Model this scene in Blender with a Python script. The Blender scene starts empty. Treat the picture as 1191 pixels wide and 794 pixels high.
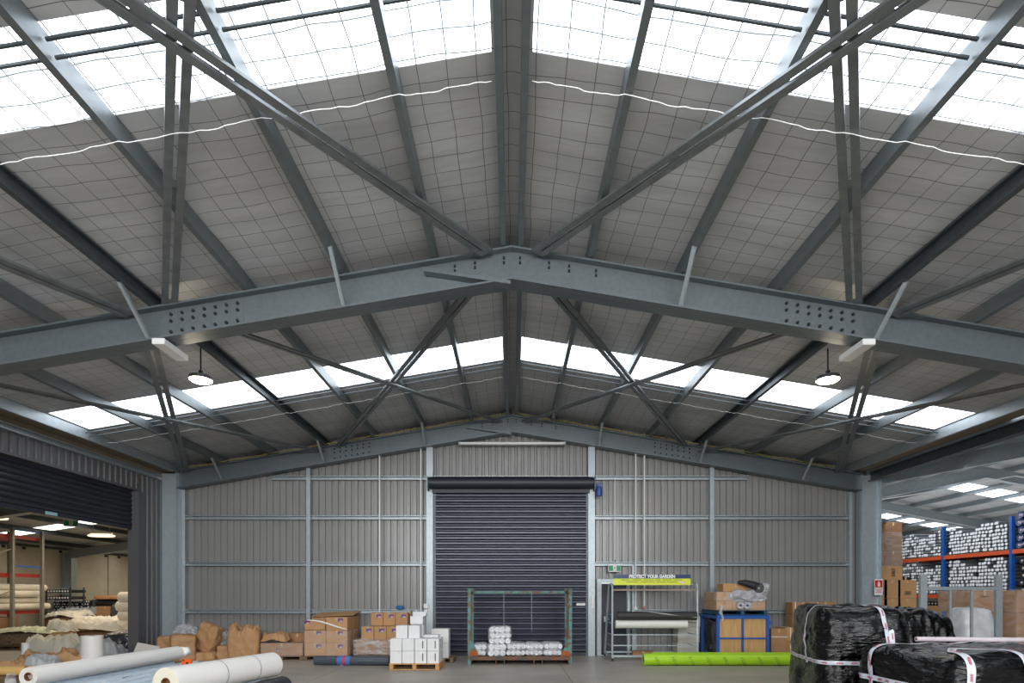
import bpy, bmesh, math, random
from mathutils import Vector, Matrix, noise, Euler
from mathutils.bvhtree import BVHTree
random.seed(7)
SC = bpy.context.scene
COL = SC.collection
R = math.radians
F, CX, CZ, HY = 663.0, 595.5, 1.74, 692.0      # focal length in px, centre column, eye height, horizon row

def W(px, py, d):
    return Vector(((px - CX) * d / F, d, CZ - (py - HY) * d / F))

# ------------------------------------------------------------------ materials
MATS = {}
def lin(c):
    return tuple(((v / 255.0) / 12.92 if v / 255.0 <= 0.04045 else ((v / 255.0 + 0.055) / 1.055) ** 2.4) for v in c)

def mat(name, rgb, rough=0.6, metal=0.0, var=0.12, scale=4.0, bump=0.0, bscale=30.0, spec=0.5, stretch=(1, 1, 1), coat=0.0, srgb=True, rgb2=None, lo=0.4, hi=0.6):
    if name in MATS: return MATS[name]
    m = bpy.data.materials.new(name); m.use_nodes = True
    nt = m.node_tree; b = nt.nodes['Principled BSDF']
    c = lin(rgb) if srgb else rgb
    tc = nt.nodes.new('ShaderNodeTexCoord')
    mp = nt.nodes.new('ShaderNodeMapping'); mp.inputs['Scale'].default_value = stretch
    nt.links.new(tc.outputs['Object'], mp.inputs['Vector'])
    nz = nt.nodes.new('ShaderNodeTexNoise'); nz.inputs['Scale'].default_value = scale; nz.inputs['Detail'].default_value = 5
    nt.links.new(mp.outputs['Vector'], nz.inputs['Vector'])
    cr = nt.nodes.new('ShaderNodeValToRGB')
    if rgb2 is None:
        cr.color_ramp.elements[0].position = 0.25; cr.color_ramp.elements[1].position = 0.75
        cr.color_ramp.elements[0].color = (*[max(0, v * (1 - var)) for v in c], 1)
        cr.color_ramp.elements[1].color = (*[min(1, v * (1 + var)) for v in c], 1)
    else:
        cr.color_ramp.elements[0].position = lo; cr.color_ramp.elements[1].position = hi
        cr.color_ramp.elements[0].color = (*c, 1); cr.color_ramp.elements[1].color = (*lin(rgb2), 1)
    nt.links.new(nz.outputs['Fac'], cr.inputs['Fac'])
    nt.links.new(cr.outputs['Color'], b.inputs['Base Color'])
    b.inputs['Roughness'].default_value = rough; b.inputs['Metallic'].default_value = metal
    b.inputs['Specular IOR Level'].default_value = spec
    if coat: b.inputs['Coat Weight'].default_value = coat; b.inputs['Coat Roughness'].default_value = 0.15
    if bump:
        n2 = nt.nodes.new('ShaderNodeTexNoise'); n2.inputs['Scale'].default_value = bscale; n2.inputs['Detail'].default_value = 4
        nt.links.new(mp.outputs['Vector'], n2.inputs['Vector'])
        bp = nt.nodes.new('ShaderNodeBump'); bp.inputs['Strength'].default_value = bump; bp.inputs['Distance'].default_value = 0.02
        nt.links.new(n2.outputs['Fac'], bp.inputs['Height']); nt.links.new(bp.outputs['Normal'], b.inputs['Normal'])
    MATS[name] = m
    return m

def emit_mat(name, rgb, strength):
    m = bpy.data.materials.new(name); m.use_nodes = True
    nt = m.node_tree; nt.nodes.clear()
    o = nt.nodes.new('ShaderNodeOutputMaterial'); e = nt.nodes.new('ShaderNodeEmission')
    e.inputs['Color'].default_value = (*rgb, 1); e.inputs['Strength'].default_value = strength
    nt.links.new(e.outputs[0], o.inputs[0]); MATS[name] = m
    return m

def film_mat(name, rgb=(235, 238, 240), alpha=0.3, rough=0.15, bump=0.5, bscale=14, stretch=(1, 1, 1)):
    m = bpy.data.materials.new(name); m.use_nodes = True
    nt = m.node_tree; b = nt.nodes['Principled BSDF']
    b.inputs['Base Color'].default_value = (*lin(rgb), 1); b.inputs['Roughness'].default_value = rough
    tc = nt.nodes.new('ShaderNodeTexCoord'); mp = nt.nodes.new('ShaderNodeMapping'); mp.inputs['Scale'].default_value = stretch
    nt.links.new(tc.outputs['Object'], mp.inputs['Vector'])
    nz = nt.nodes.new('ShaderNodeTexNoise'); nz.inputs['Scale'].default_value = bscale; nz.inputs['Detail'].default_value = 5
    nt.links.new(mp.outputs['Vector'], nz.inputs['Vector'])
    bp = nt.nodes.new('ShaderNodeBump'); bp.inputs['Strength'].default_value = bump; bp.inputs['Distance'].default_value = 0.03
    nt.links.new(nz.outputs['Fac'], bp.inputs['Height']); nt.links.new(bp.outputs['Normal'], b.inputs['Normal'])
    mr = nt.nodes.new('ShaderNodeMapRange'); mr.inputs['From Min'].default_value = 0.35; mr.inputs['From Max'].default_value = 0.7
    mr.inputs['To Min'].default_value = alpha * 0.4; mr.inputs['To Max'].default_value = min(1, alpha * 1.7)
    nt.links.new(nz.outputs['Fac'], mr.inputs['Value']); nt.links.new(mr.outputs['Result'], b.inputs['Alpha'])
    MATS[name] = m
    return m

def mesh_grid_nodes(nt, sx, sy, w):
    """wire safety mesh: returns a socket that is 1 on a wire (object x / y grid)"""
    tc = nt.nodes.new('ShaderNodeTexCoord'); sp = nt.nodes.new('ShaderNodeSeparateXYZ')
    # slightly wavy wires
    nz = nt.nodes.new('ShaderNodeTexNoise'); nz.inputs['Scale'].default_value = 0.9
    nt.links.new(tc.outputs['Object'], nz.inputs['Vector'])
    mx = nt.nodes.new('ShaderNodeVectorMath'); mx.operation = 'MULTIPLY_ADD'
    mx.inputs[1].default_value = (0.10, 0.16, 0)
    nt.links.new(nz.outputs['Color'], mx.inputs[0]); nt.links.new(tc.outputs['Object'], mx.inputs[2])
    nt.links.new(mx.outputs[0], sp.inputs[0])
    outs = []
    for ax, s in (('X', sx), ('Y', sy)):
        d = nt.nodes.new('ShaderNodeMath'); d.operation = 'DIVIDE'; d.inputs[1].default_value = s
        nt.links.new(sp.outputs[ax], d.inputs[0])
        f = nt.nodes.new('ShaderNodeMath'); f.operation = 'FRACT'; nt.links.new(d.outputs[0], f.inputs[0])
        l = nt.nodes.new('ShaderNodeMath'); l.operation = 'LESS_THAN'; l.inputs[1].default_value = w / s
        nt.links.new(f.outputs[0], l.inputs[0]); outs.append(l.outputs[0])
    m = nt.nodes.new('ShaderNodeMath'); m.operation = 'MAXIMUM'
    nt.links.new(outs[0], m.inputs[0]); nt.links.new(outs[1], m.inputs[1])
    return m.outputs[0], tc

def roof_mat():
    m = bpy.data.materials.new('roof_insulation'); m.use_nodes = True
    nt = m.node_tree; b = nt.nodes['Principled BSDF']
    g, tc = mesh_grid_nodes(nt, 0.295, 0.245, 0.008)
    nz = nt.nodes.new('ShaderNodeTexNoise'); nz.inputs['Scale'].default_value = 1.3; nz.inputs['Detail'].default_value = 4
    mp = nt.nodes.new('ShaderNodeMapping'); mp.inputs['Scale'].default_value = (0.35, 1.6, 1)
    nt.links.new(tc.outputs['Object'], mp.inputs['Vector']); nt.links.new(mp.outputs['Vector'], nz.inputs['Vector'])
    cr = nt.nodes.new('ShaderNodeValToRGB')
    cr.color_ramp.elements[0].position = 0.25; cr.color_ramp.elements[1].position = 0.8
    cr.color_ramp.elements[0].color = (0.405, 0.412, 0.422, 1); cr.color_ramp.elements[1].color = (0.55, 0.56, 0.575, 1)
    nt.links.new(nz.outputs['Fac'], cr.inputs['Fac'])
    mix = nt.nodes.new('ShaderNodeMix'); mix.data_type = 'RGBA'
    nt.links.new(g, mix.inputs['Factor']); nt.links.new(cr.outputs['Color'], mix.inputs[6])
    mix.inputs[7].default_value = (0.13, 0.13, 0.13, 1)
    nt.links.new(mix.outputs[2], b.inputs['Base Color'])
    b.inputs['Roughness'].default_value = 0.42
    bp = nt.nodes.new('ShaderNodeBump'); bp.inputs['Strength'].default_value = 0.35; bp.inputs['Distance'].default_value = 0.08
    nt.links.new(nz.outputs['Fac'], bp.inputs['Height']); nt.links.new(bp.outputs['Normal'], b.inputs['Normal'])
    return m

def skylight_mat(strength, name='skylight_sheet', rgb=(0.90, 0.95, 1.0)):
    m = bpy.data.materials.new(name); m.use_nodes = True
    nt = m.node_tree; nt.nodes.clear()
    o = nt.nodes.new('ShaderNodeOutputMaterial'); e = nt.nodes.new('ShaderNodeEmission')
    g, tc = mesh_grid_nodes(nt, 0.295, 0.245, 0.0145)
    wv = nt.nodes.new('ShaderNodeTexWave'); wv.bands_direction = 'Y'; wv.inputs['Scale'].default_value = 1.6; wv.inputs['Distortion'].default_value = 1.5
    nt.links.new(tc.outputs['Object'], wv.inputs['Vector'])
    cr = nt.nodes.new('ShaderNodeValToRGB')
    cr.color_ramp.elements[0].color = (rgb[0] * .72, rgb[1] * .74, rgb[2] * .78, 1); cr.color_ramp.elements[1].color = (*rgb, 1)
    nt.links.new(wv.outputs['Fac'], cr.inputs['Fac'])
    mix = nt.nodes.new('ShaderNodeMix'); mix.data_type = 'RGBA'
    nt.links.new(g, mix.inputs['Factor']); nt.links.new(cr.outputs['Color'], mix.inputs[6])
    mix.inputs[7].default_value = (0.07, 0.08, 0.085, 1)
    nt.links.new(mix.outputs[2], e.inputs['Color']); e.inputs['Strength'].default_value = strength
    nt.links.new(e.outputs[0], o.inputs[0])
    return m

# ------------------------------------------------------------------ mesh builder
class MB:
    def __init__(s): s.v = []; s.f = []
    def add(s, vs, fs, M=None):
        n = len(s.v)
        s.v += [(M @ Vector(p)) if M is not None else Vector(p) for p in vs]
        s.f += [tuple(i + n for i in f) for f in fs]
        return s
    def box(s, c, size, rz=0, M=None):
        x, y, z = [a / 2 for a in size]
        vs = [(-x, -y, -z), (x, -y, -z), (x, y, -z), (-x, y, -z), (-x, -y, z), (x, -y, z), (x, y, z), (-x, y, z)]
        fs = [(0, 3, 2, 1), (4, 5, 6, 7), (0, 1, 5, 4), (1, 2, 6, 5), (2, 3, 7, 6), (3, 0, 4, 7)]
        T = Matrix.Translation(Vector(c)) @ Matrix.Rotation(rz, 4, 'Z')
        if M is not None: T = M @ T
        return s.add(vs, fs, T)
    def rbox(s, c, size, bev=0.01, rz=0, M=None, seg=1):
        bm = bmesh.new(); bmesh.ops.create_cube(bm, size=1.0)
        for v in bm.verts: v.co = Vector((v.co.x * size[0], v.co.y * size[1], v.co.z * size[2]))
        bmesh.ops.bevel(bm, geom=bm.edges[:], offset=bev, segments=seg, affect='EDGES', profile=0.5)
        T = Matrix.Translation(Vector(c)) @ Matrix.Rotation(rz, 4, 'Z')
        if M is not None: T = M @ T
        return s.bm(bm, T)
    def bm(s, bm, T=None):
        bm.verts.index_update()
        s.add([v.co.copy() for v in bm.verts], [tuple(v.index for v in f.verts) for f in bm.faces], T); bm.free()
        return s
    def bar(s, p0, p1, w, h=None, up=(0, 0, 1)):
        p0 = Vector(p0); p1 = Vector(p1); h = h or w
        d = (p1 - p0).normalized(); u = Vector(up)
        if abs(d.dot(u)) > 0.98: u = Vector((0, 1, 0))
        sd = d.cross(u).normalized(); u = sd.cross(d)
        vs = []
        for p in (p0, p1):
            for a, b in ((-1, -1), (1, -1), (1, 1), (-1, 1)): vs.append(p + sd * (a * w / 2) + u * (b * h / 2))
        return s.add(vs, [(0, 1, 2, 3), (7, 6, 5, 4), (0, 4, 5, 1), (1, 5, 6, 2), (2, 6, 7, 3), (3, 7, 4, 0)])
    def ext(s, prof, p0, p1, side, up):
        """extrude a closed outline (u along side, v along up) from p0 to p1"""
        p0 = Vector(p0); p1 = Vector(p1); sd = Vector(side); u = Vector(up); n = len(prof)
        vs = [p0 + sd * a + u * b for a, b in prof] + [p1 + sd * a + u * b for a, b in prof]
        fs = [(i, (i + 1) % n, n + (i + 1) % n, n + i) for i in range(n)]
        fs += [tuple(range(n))[::-1], tuple(range(n, 2 * n))]
        return s.add(vs, fs)
    def tube(s, pts, r, n=10, cap=True):
        pts = [Vector(p) for p in pts]; m = len(pts); vs = []; fs = []
        rs = r if isinstance(r, (list, tuple)) else [r] * m
        prev = None
        for i, p in enumerate(pts):
            t = (pts[min(i + 1, m - 1)] - pts[max(i - 1, 0)]).normalized()
            if prev is None:
                a = Vector((0, 0, 1)) if abs(t.z) < 0.9 else Vector((1, 0, 0))
                u = t.cross(a).normalized()
            else:
                u = (prev - t * prev.dot(t)).normalized()
            prev = u; w = t.cross(u)
            for k in range(n):
                q = 2 * math.pi * k / n
                vs.append(p + (u * math.cos(q) + w * math.sin(q)) * rs[i])
        for i in range(m - 1):
            for k in range(n):
                fs.append((i * n + k, i * n + (k + 1) % n, (i + 1) * n + (k + 1) % n, (i + 1) * n + k))
        if cap: fs += [tuple(range(n))[::-1], tuple(range((m - 1) * n, m * n))]
        return s.add(vs, fs)
    def lathe(s, prof, n=24, M=None):
        """prof: list of (r, z) about +Z"""
        vs = []; fs = []; m = len(prof)
        for r, z in prof:
            for k in range(n):
                q = 2 * math.pi * k / n; vs.append((r * math.cos(q), r * math.sin(q), z))
        for i in range(m - 1):
            for k in range(n):
                fs.append((i * n + k, i * n + (k + 1) % n, (i + 1) * n + (k + 1) % n, (i + 1) * n + k))
        return s.add(vs, fs, M)
    def quad(s, a, b, c, d): return s.add([a, b, c, d], [(0, 1, 2, 3)])
    def build(s, name, m, parent=None, smooth=False, origin=None):
        me = bpy.data.meshes.new(name)
        o = bpy.data.objects.new(name, me); COL.objects.link(o)
        vs = s.v
        if parent is None:
            if origin is None:
                xs = [v.x for v in vs]; ys = [v.y for v in vs]; zs = [v.z for v in vs]
                origin = Vector(((min(xs) + max(xs)) / 2, (min(ys) + max(ys)) / 2, min(zs)))
            origin = Vector(origin); vs = [v - origin for v in vs]; o.location = origin
        else: o.parent = parent
        me.from_pydata([tuple(v) for v in vs], [], s.f); me.update()
        bm = bmesh.new(); bm.from_mesh(me); bmesh.ops.recalc_face_normals(bm, faces=bm.faces[:]); bm.to_mesh(me); bm.free()
        if m: me.materials.append(m)
        if smooth:
            for p in me.polygons: p.use_smooth = True
            if smooth == 'auto':
                me.set_sharp_from_angle(angle=R(40))
        return o

def tag(o, label=None, cat=None, group=None, kind=None):
    if label: o['label'] = label
    if cat: o['category'] = cat
    if group: o['group'] = group
    if kind: o['kind'] = kind
    return o

def thing(name, loc, label, cat, rz=0, group=None, rot=None):
    o = bpy.data.objects.new(name, None); COL.objects.link(o)
    o.empty_display_size = 0.1
    o.location = loc
    o.rotation_euler = rot if rot is not None else (0, 0, rz)
    return tag(o, label, cat, group)

def struct(o): o['kind'] = 'structure'; return o

def dup(o, loc=None, rot=None, label=None, group=None, parent=None):
    c = o.copy(); COL.objects.link(c)
    if parent is not None: c.parent = parent
    if loc is not None: c.location = loc
    if rot is not None: c.rotation_euler = rot
    if label: c['label'] = label
    if group: c['group'] = group
    for ch in list(o.children): dup(ch, parent=c)
    return c

def text_obj(txt, size, m, parent, loc, rot, ext=0.001, name='lettering', align='CENTER', sx=1.0, offset=0.0):
    cu = bpy.data.curves.new(name, 'FONT'); cu.body = txt; cu.size = size; cu.extrude = ext; cu.offset = offset
    cu.align_x = align; cu.align_y = 'CENTER'
    t = bpy.data.objects.new(name + '_src', cu); COL.objects.link(t)
    dg = bpy.context.evaluated_depsgraph_get()
    me = bpy.data.meshes.new_from_object(t.evaluated_get(dg))
    bpy.data.objects.remove(t)
    me.materials.clear(); me.materials.append(m)
    o = bpy.data.objects.new(name, me); COL.objects.link(o)
    o.parent = parent; o.location = loc; o.rotation_euler = rot; o.scale = (sx, 1, 1)
    return o

def fbm(p, sc, seed, oct=3):
    v = 0; a = 1; q = Vector(p) * sc + Vector((seed * 7.3, seed * 3.1, seed * 5.7))
    for _ in range(oct): v += a * noise.noise(q); q = q * 2.1; a *= 0.5
    return v
def ridge(p, sc, seed, oct=3):
    v = 0; a = 1; q = Vector((p[0] * sc[0], p[1] * sc[1], p[2] * sc[2])) + Vector((seed * 7.3, seed * 3.1, seed * 5.7))
    for _ in range(oct): v += a * (1 - 2.2 * abs(noise.noise(q))); q = q * 2.0; a *= 0.5
    return v

def lump(size, seed=1, n=12, power=5.0, amp=0.04, fsc=3.0, crease=0.0, csc=(4, 4, 4), taper=0.0, M=None, flat=True, topfn=None):
    """crumpled block standing on z=0, size (x,y,z); power: 2 = ellipsoid, high = box; returns MB"""
    bm = bmesh.new(); bmesh.ops.create_cube(bm, size=2.0)
    bmesh.ops.subdivide_edges(bm, edges=bm.edges[:], cuts=n, use_grid_fill=True)
    hx, hy, hz = size[0] / 2, size[1] / 2, size[2] / 2
    for v in bm.verts:
        c = v.co.copy()
        k = (abs(c.x) ** power + abs(c.y) ** power + abs(c.z) ** power) ** (1 / power)
        c = c / k
        p = Vector((c.x * hx, c.y * hy, c.z * hz))
        nrm = Vector((c.x, c.y, c.z * 0.8)).normalized()
        dsp = amp * fbm(p, fsc, seed)
        if crease: dsp += crease * ridge(p, csc, seed + 11)
        p = p + nrm * dsp
        zf = (p.z + hz) / (2 * hz)
        s = 1 - taper * zf
        p.x *= s; p.y *= s
        p.z += hz
        if topfn and zf > 0.5: p.z += topfn(p) * (zf - 0.5) * 2
        if flat and p.z < 0.005: p.z = 0.0
        v.co = p
    b = MB(); b.bm(bm, M)
    return b

def sheet(sx, sy, h, seed=1, n=44, rough=0.08, fsc=3.0, M=None, edge=0.35):
    """a heaped crumpled sheet lying on z=0"""
    vs = []; fs = []
    for j in range(n + 1):
        for i in range(n + 1):
            u = i / n * 2 - 1; w = j / n * 2 - 1
            r = max(abs(u), abs(w)) * 0.5 + 0.5 * math.hypot(u, w) / 1.3
            env = max(0, min(1, (1 - r) / edge)); env = env * env * (3 - 2 * env)
            x = u * sx / 2; y = w * sy / 2
            p = Vector((x, y, 0))
            z = env * (h * (0.75 + 0.5 * fbm(p, fsc * 0.5, seed)) + rough * ridge(p, (fsc, fsc, fsc), seed + 3) + rough * .45 * ridge(p, (fsc * 2.7, fsc * 2.7, 1), seed + 8, 2)) + 0.01 * (1 - env)
            off = 0.12 * noise.noise_vector(p * 2.0 + Vector((seed, 0, 0)))
            vs.append((x + off.x * sx * .4, y + off.y * sy * .4, max(0.004, z)))
    for j in range(n):
        for i in range(n):
            a = j * (n + 1) + i; fs.append((a, a + 1, a + n + 2, a + n + 1))
    b = MB(); b.add(vs, fs, M)
    return b

# ---- material library
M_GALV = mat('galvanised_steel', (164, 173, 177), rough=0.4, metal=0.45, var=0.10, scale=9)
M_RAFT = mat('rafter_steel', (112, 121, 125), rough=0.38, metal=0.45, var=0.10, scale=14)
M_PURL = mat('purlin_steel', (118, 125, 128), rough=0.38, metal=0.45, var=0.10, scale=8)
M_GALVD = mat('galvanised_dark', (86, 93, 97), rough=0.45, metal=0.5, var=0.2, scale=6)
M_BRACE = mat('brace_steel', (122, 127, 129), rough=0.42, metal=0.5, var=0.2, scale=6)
M_BOLT = mat('bolt_steel', (34, 38, 42), rough=0.5, metal=0.3)
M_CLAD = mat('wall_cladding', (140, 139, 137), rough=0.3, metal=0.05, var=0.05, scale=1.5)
M_DOOR2 = mat('shutter_steel', (38, 41, 50), rough=0.35, metal=0.1, var=0.08, scale=1.5)
M_COL = mat('column_steel', (180, 191, 197), rough=0.38, metal=0.4, var=0.08, scale=8)
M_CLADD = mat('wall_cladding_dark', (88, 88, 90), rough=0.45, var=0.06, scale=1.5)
M_DOOR = mat('roller_door_steel', (60, 64, 78), rough=0.3, metal=0.1, var=0.08, scale=1.5)
M_DOORD = mat('door_navy', (34, 38, 50), rough=0.45, var=0.06)
M_GUTTER = mat('gutter_underside', (136, 124, 104), rough=0.5, metal=0.2, var=0.12, scale=2)
M_CONC = mat('tilt_panel_concrete', (188, 180, 160), rough=0.85, var=0.12, scale=1.6, bump=0.15, bscale=20)
M_CARD = mat('cardboard', (186, 144, 100), rough=0.75, var=0.07, scale=3)
M_CARD2 = mat('cardboard_brown', (166, 124, 86), rough=0.75, var=0.08, scale=3)
M_CARD3 = mat('cardboard_dark', (132, 98, 70), rough=0.75, var=0.08, scale=3)
M_CARDI = mat('cardboard_inside', (112, 76, 42), rough=0.8, var=0.08, scale=3)
M_KRAFT = mat('kraft_paper', (180, 138, 96), rough=0.7, var=0.12, scale=5, bump=0.5, bscale=9)
M_TAPE = mat('clear_tape', (200, 170, 130), rough=0.25, var=0.03)
M_WHITEBOX = mat('white_carton', (226, 226, 226), rough=0.6, var=0.03, scale=3)
M_BEIGE = mat('pale_carton', (190, 186, 176), rough=0.7, var=0.05, scale=3)
M_PINE = mat('pallet_timber', (196, 150, 92), rough=0.75, var=0.2, scale=5, stretch=(1, 6, 6))
M_PINED = mat('pallet_timber_grey', (120, 98, 74), rough=0.8, var=0.22, scale=5, stretch=(1, 6, 6))
M_PLY = mat('plywood', (190, 150, 98), rough=0.7, var=0.2, scale=3, stretch=(6, 6, 0.7))
M_WHITEPL = mat('white_plastic', (242, 240, 235), rough=0.28, var=0.03, scale=3, bump=0.12, bscale=6)
M_WHITE = mat('white_paint', (228, 228, 226), rough=0.4, var=0.02)
M_CREAM = mat('cream_sheet', (214, 207, 190), rough=0.6, var=0.06, scale=4, bump=0.2, bscale=12)
M_ICE = mat('pale_blue_film', (196, 212, 226), rough=0.22, var=0.08, scale=6, bump=0.35, bscale=10)
M_GREYSHEET = mat('grey_sheet', (168, 170, 172), rough=0.4, var=0.12, scale=5, bump=0.3, bscale=10)
M_DARKPL = mat('dark_plastic', (62, 62, 70), rough=0.25, var=0.3, scale=5, bump=0.5, bscale=9)
M_BLACK = mat('black_fabric', (30, 30, 32), rough=0.6, var=0.2, scale=6)
M_GREEN = mat('lime_film', (168, 214, 40), rough=0.3, var=0.05, scale=4, bump=0.12, bscale=6)
M_GREENP = mat('lime_print', (52, 84, 14), rough=0.5, var=0.1)
M_BLUE = mat('blue_paint', (26, 84, 164), rough=0.45, var=0.15, scale=5)
M_TEALPAL = mat('teal_pallet', (24, 74, 96), rough=0.6, var=0.25, scale=5)
M_ORANGE = mat('orange_rack_paint', (206, 82, 40), rough=0.45, var=0.08)
M_RED = mat('red_paint', (204, 34, 36), rough=0.4, var=0.04)
M_REDD = mat('dark_red_paint', (152, 44, 34), rough=0.5, var=0.08)
M_NAVY = mat('sign_navy', (22, 50, 92), rough=0.35, var=0.02)
M_YELLOW = mat('sign_yellow', (212, 222, 50), rough=0.4, var=0.02)
M_SIGNGREEN = mat('exit_green', (20, 140, 92), rough=0.4, var=0.02)
M_STICKB = mat('sticker_blue', (66, 64, 140), rough=0.4, var=0.02)
M_STICKR = mat('sticker_red', (196, 60, 70), rough=0.4, var=0.02)
M_PRINT = mat('black_print', (26, 24, 22), rough=0.6, var=0.02)
M_TEAL = mat('worn_teal_paint', (88, 134, 130), rough=0.65, scale=7, rgb2=(104, 84, 66), lo=0.46, hi=0.58)
M_RUST = mat('rusty_steel', (122, 84, 62), rough=0.8, scale=6, rgb2=(86, 80, 72), lo=0.40, hi=0.62, bump=0.2)
M_RUSTO = mat('rust_orange', (160, 84, 40), rough=0.85, var=0.35, scale=14)
M_BAG = mat('bag_white', (228, 230, 234), rough=0.22, var=0.04, scale=8, bump=0.25, bscale=12)
M_YCABLE = mat('yellow_cable', (172, 156, 66), rough=0.5, var=0.02)
M_BLUEROLL = mat('navy_wrap', (44, 62, 108), rough=0.35, rgb2=(198, 190, 204), lo=0.60, hi=0.66, scale=5)
M_SEAL = mat('rubber_black', (20, 20, 22), rough=0.6, var=0.02)
M_ORPL = mat('orange_plastic', (238, 92, 24), rough=0.35, var=0.02)
M_BLUECLOTH = mat('blue_cloth', (34, 102, 160), rough=0.7, var=0.1)
M_TAN = mat('tan_tube', (206, 160, 112), rough=0.6, var=0.05)
M_MUSTARD = mat('kraft_tube', (196, 162, 96), rough=0.6, var=0.05)
M_FILM = film_mat('stretch_film', alpha=0.13, bscale=4, stretch=(1, 1, 3))
M_FILMB = film_mat('bag_film', alpha=0.32, bump=0.9, bscale=4, stretch=(1.2, 1.2, 3))
M_CLEAR = film_mat('clear_film', alpha=0.30, bump=1.0, bscale=10)
def blackfilm(name, stretch, bs=9, base=(7, 7, 8), bump=0.9):
    return mat(name, base, rough=0.14, var=0.3, scale=3, bump=bump, bscale=bs, stretch=stretch, spec=0.38)
M_BFILM = blackfilm('black_stretch_film', (1.2, 1.2, 4.5), bs=7, base=(3, 3, 4), bump=1.0)
# ================================================================== BUILDING
PITCH = 0.168
def HR(x): return 7.09 - PITCH * abs(x)            # main roof underside
def RT(x): return 6.865 - PITCH * abs(x)           # rafter top flange
def HRR(x): return 7.45 - 0.19 * abs(x - 20.3)     # right hand bay roof
def HRL(x): return 3.80 + 0.15 * (x + 19.5)        # left hand bay roof
ORD = ['first', 'second', 'third', 'fourth', 'fifth', 'sixth', 'seventh', 'eighth', 'ninth', 'tenth', 'eleventh', 'twelfth', 'thirteenth', 'fourteenth']

# floor
def floor_mat():
    m = mat('floor_concrete', (162, 156, 146), rough=0.38, var=0.18, scale=0.8, bump=0.06, bscale=14, stretch=(1, 1.0, 1))
    nt = m.node_tree; b = nt.nodes['Principled BSDF']
    tc = nt.nodes.new('ShaderNodeTexCoord')
    mp = nt.nodes.new('ShaderNodeMapping'); mp.inputs['Scale'].default_value = (0.5, 2.2, 1)
    nz = nt.nodes.new('ShaderNodeTexNoise'); nz.inputs['Scale'].default_value = 1.1; nz.inputs['Detail'].default_value = 6
    nt.links.new(tc.outputs['Object'], mp.inputs['Vector']); nt.links.new(mp.outputs['Vector'], nz.inputs['Vector'])
    mr = nt.nodes.new('ShaderNodeMapRange'); mr.inputs['To Min'].default_value = 0.30; mr.inputs['To Max'].default_value = 0.55
    nt.links.new(nz.outputs['Fac'], mr.inputs['Value']); nt.links.new(mr.outputs['Result'], b.inputs['Roughness'])
    # saw cut joints
    sp = nt.nodes.new('ShaderNodeSeparateXYZ'); nt.links.new(tc.outputs['Object'], sp.inputs[0])
    ms = []
    for ax in 'XY':
        d = nt.nodes.new('ShaderNodeMath'); d.operation = 'DIVIDE'; d.inputs[1].default_value = 5.3
        nt.links.new(sp.outputs[ax], d.inputs[0])
        f = nt.nodes.new('ShaderNodeMath'); f.operation = 'FRACT'; nt.links.new(d.outputs[0], f.inputs[0])
        l = nt.nodes.new('ShaderNodeMath'); l.operation = 'LESS_THAN'; l.inputs[1].default_value = 0.0024
        nt.links.new(f.outputs[0], l.inputs[0]); ms.append(l)
    mx = nt.nodes.new('ShaderNodeMath'); mx.operation = 'MAXIMUM'
    nt.links.new(ms[0].outputs[0], mx.inputs[0]); nt.links.new(ms[1].outputs[0], mx.inputs[1])
    old = b.inputs['Base Color'].links[0].from_socket
    mix = nt.nodes.new('ShaderNodeMix'); mix.data_type = 'RGBA'
    nt.links.new(mx.outputs[0], mix.inputs['Factor']); nt.links.new(old, mix.inputs[6]); mix.inputs[7].default_value = (0.06, 0.058, 0.055, 1)
    nt.links.new(mix.outputs[2], b.inputs['Base Color'])
    return m
b = MB(); b.box((6, 17, -0.1), (52, 54, 0.2)); struct(b.build('floor', floor_mat(), origin=(1.2, 1.1, 0)))

# ---- roofs (strips with the skylight sheets left open)
M_ROOF = roof_mat()
SKY = [(-3.9, -3.0), (4.67, 5.58), (11.73, 12.88)]
wn = [0]
M_SKY = skylight_mat(5.0)
def roof_side(name, xs, zf, y0, y1, skys, sx, mat_sky, th=0.03):
    b = MB(); cuts = [y0]
    for a, c in skys: cuts += [a, c]
    cuts.append(y1)
    (xa, xb) = xs; za, zb = zf(xa), zf(xb)
    for i in range(0, len(cuts), 2):
        ya, yb = cuts[i], cuts[i + 1]
        b.add([(xa, ya, za), (xb, ya, zb), (xb, yb, zb), (xa, yb, za), (xa, ya, za + th), (xb, ya, zb + th), (xb, yb, zb + th), (xa, yb, za + th)],
              [(0, 1, 2, 3), (4, 5, 6, 7), (0, 1, 5, 4), (3, 2, 6, 7), (0, 3, 7, 4), (1, 2, 6, 5)])
    (sa, sb) = sx
    for ya, yb in skys:      # opaque margins left and right of each skylight
        for p, q in ((xa, sa), (sb, xb)):
            if abs(p - q) > 0.01:
                b.add([(p, ya, zf(p)), (q, ya, zf(q)), (q, yb, zf(q)), (p, yb, zf(p))], [(0, 1, 2, 3)])
    struct(b.build(name, M_ROOF, origin=(0, 0, 0)))
    for ya, yb in skys:
        wn[0] += 1
        s = MB(); s.add([(sa, ya, zf(sa) + .012), (sb, ya, zf(sb) + .012), (sb, yb, zf(sb) + .012), (sa, yb, zf(sa) + .012)], [(0, 1, 2, 3)])
        struct(s.build('window_%d' % wn[0], mat_sky, origin=(0, 0, 0)))
roof_side('ceiling_left', (-10.3, 0), HR, -8, 16.75, SKY, (-9.55, -0.2), M_SKY)
roof_side('ceiling_right', (0, 10.3), HR, -8, 16.75, SKY, (0.2, 9.55), M_SKY)
M_SKY2 = skylight_mat(4.0, 'skylight_sheet_far')
SK2 = [(11.9, 12.9), (19.6, 20.8), (27.4, 28.9), (35.6, 37)]  # second strip is out of view, added to light the rack
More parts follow.
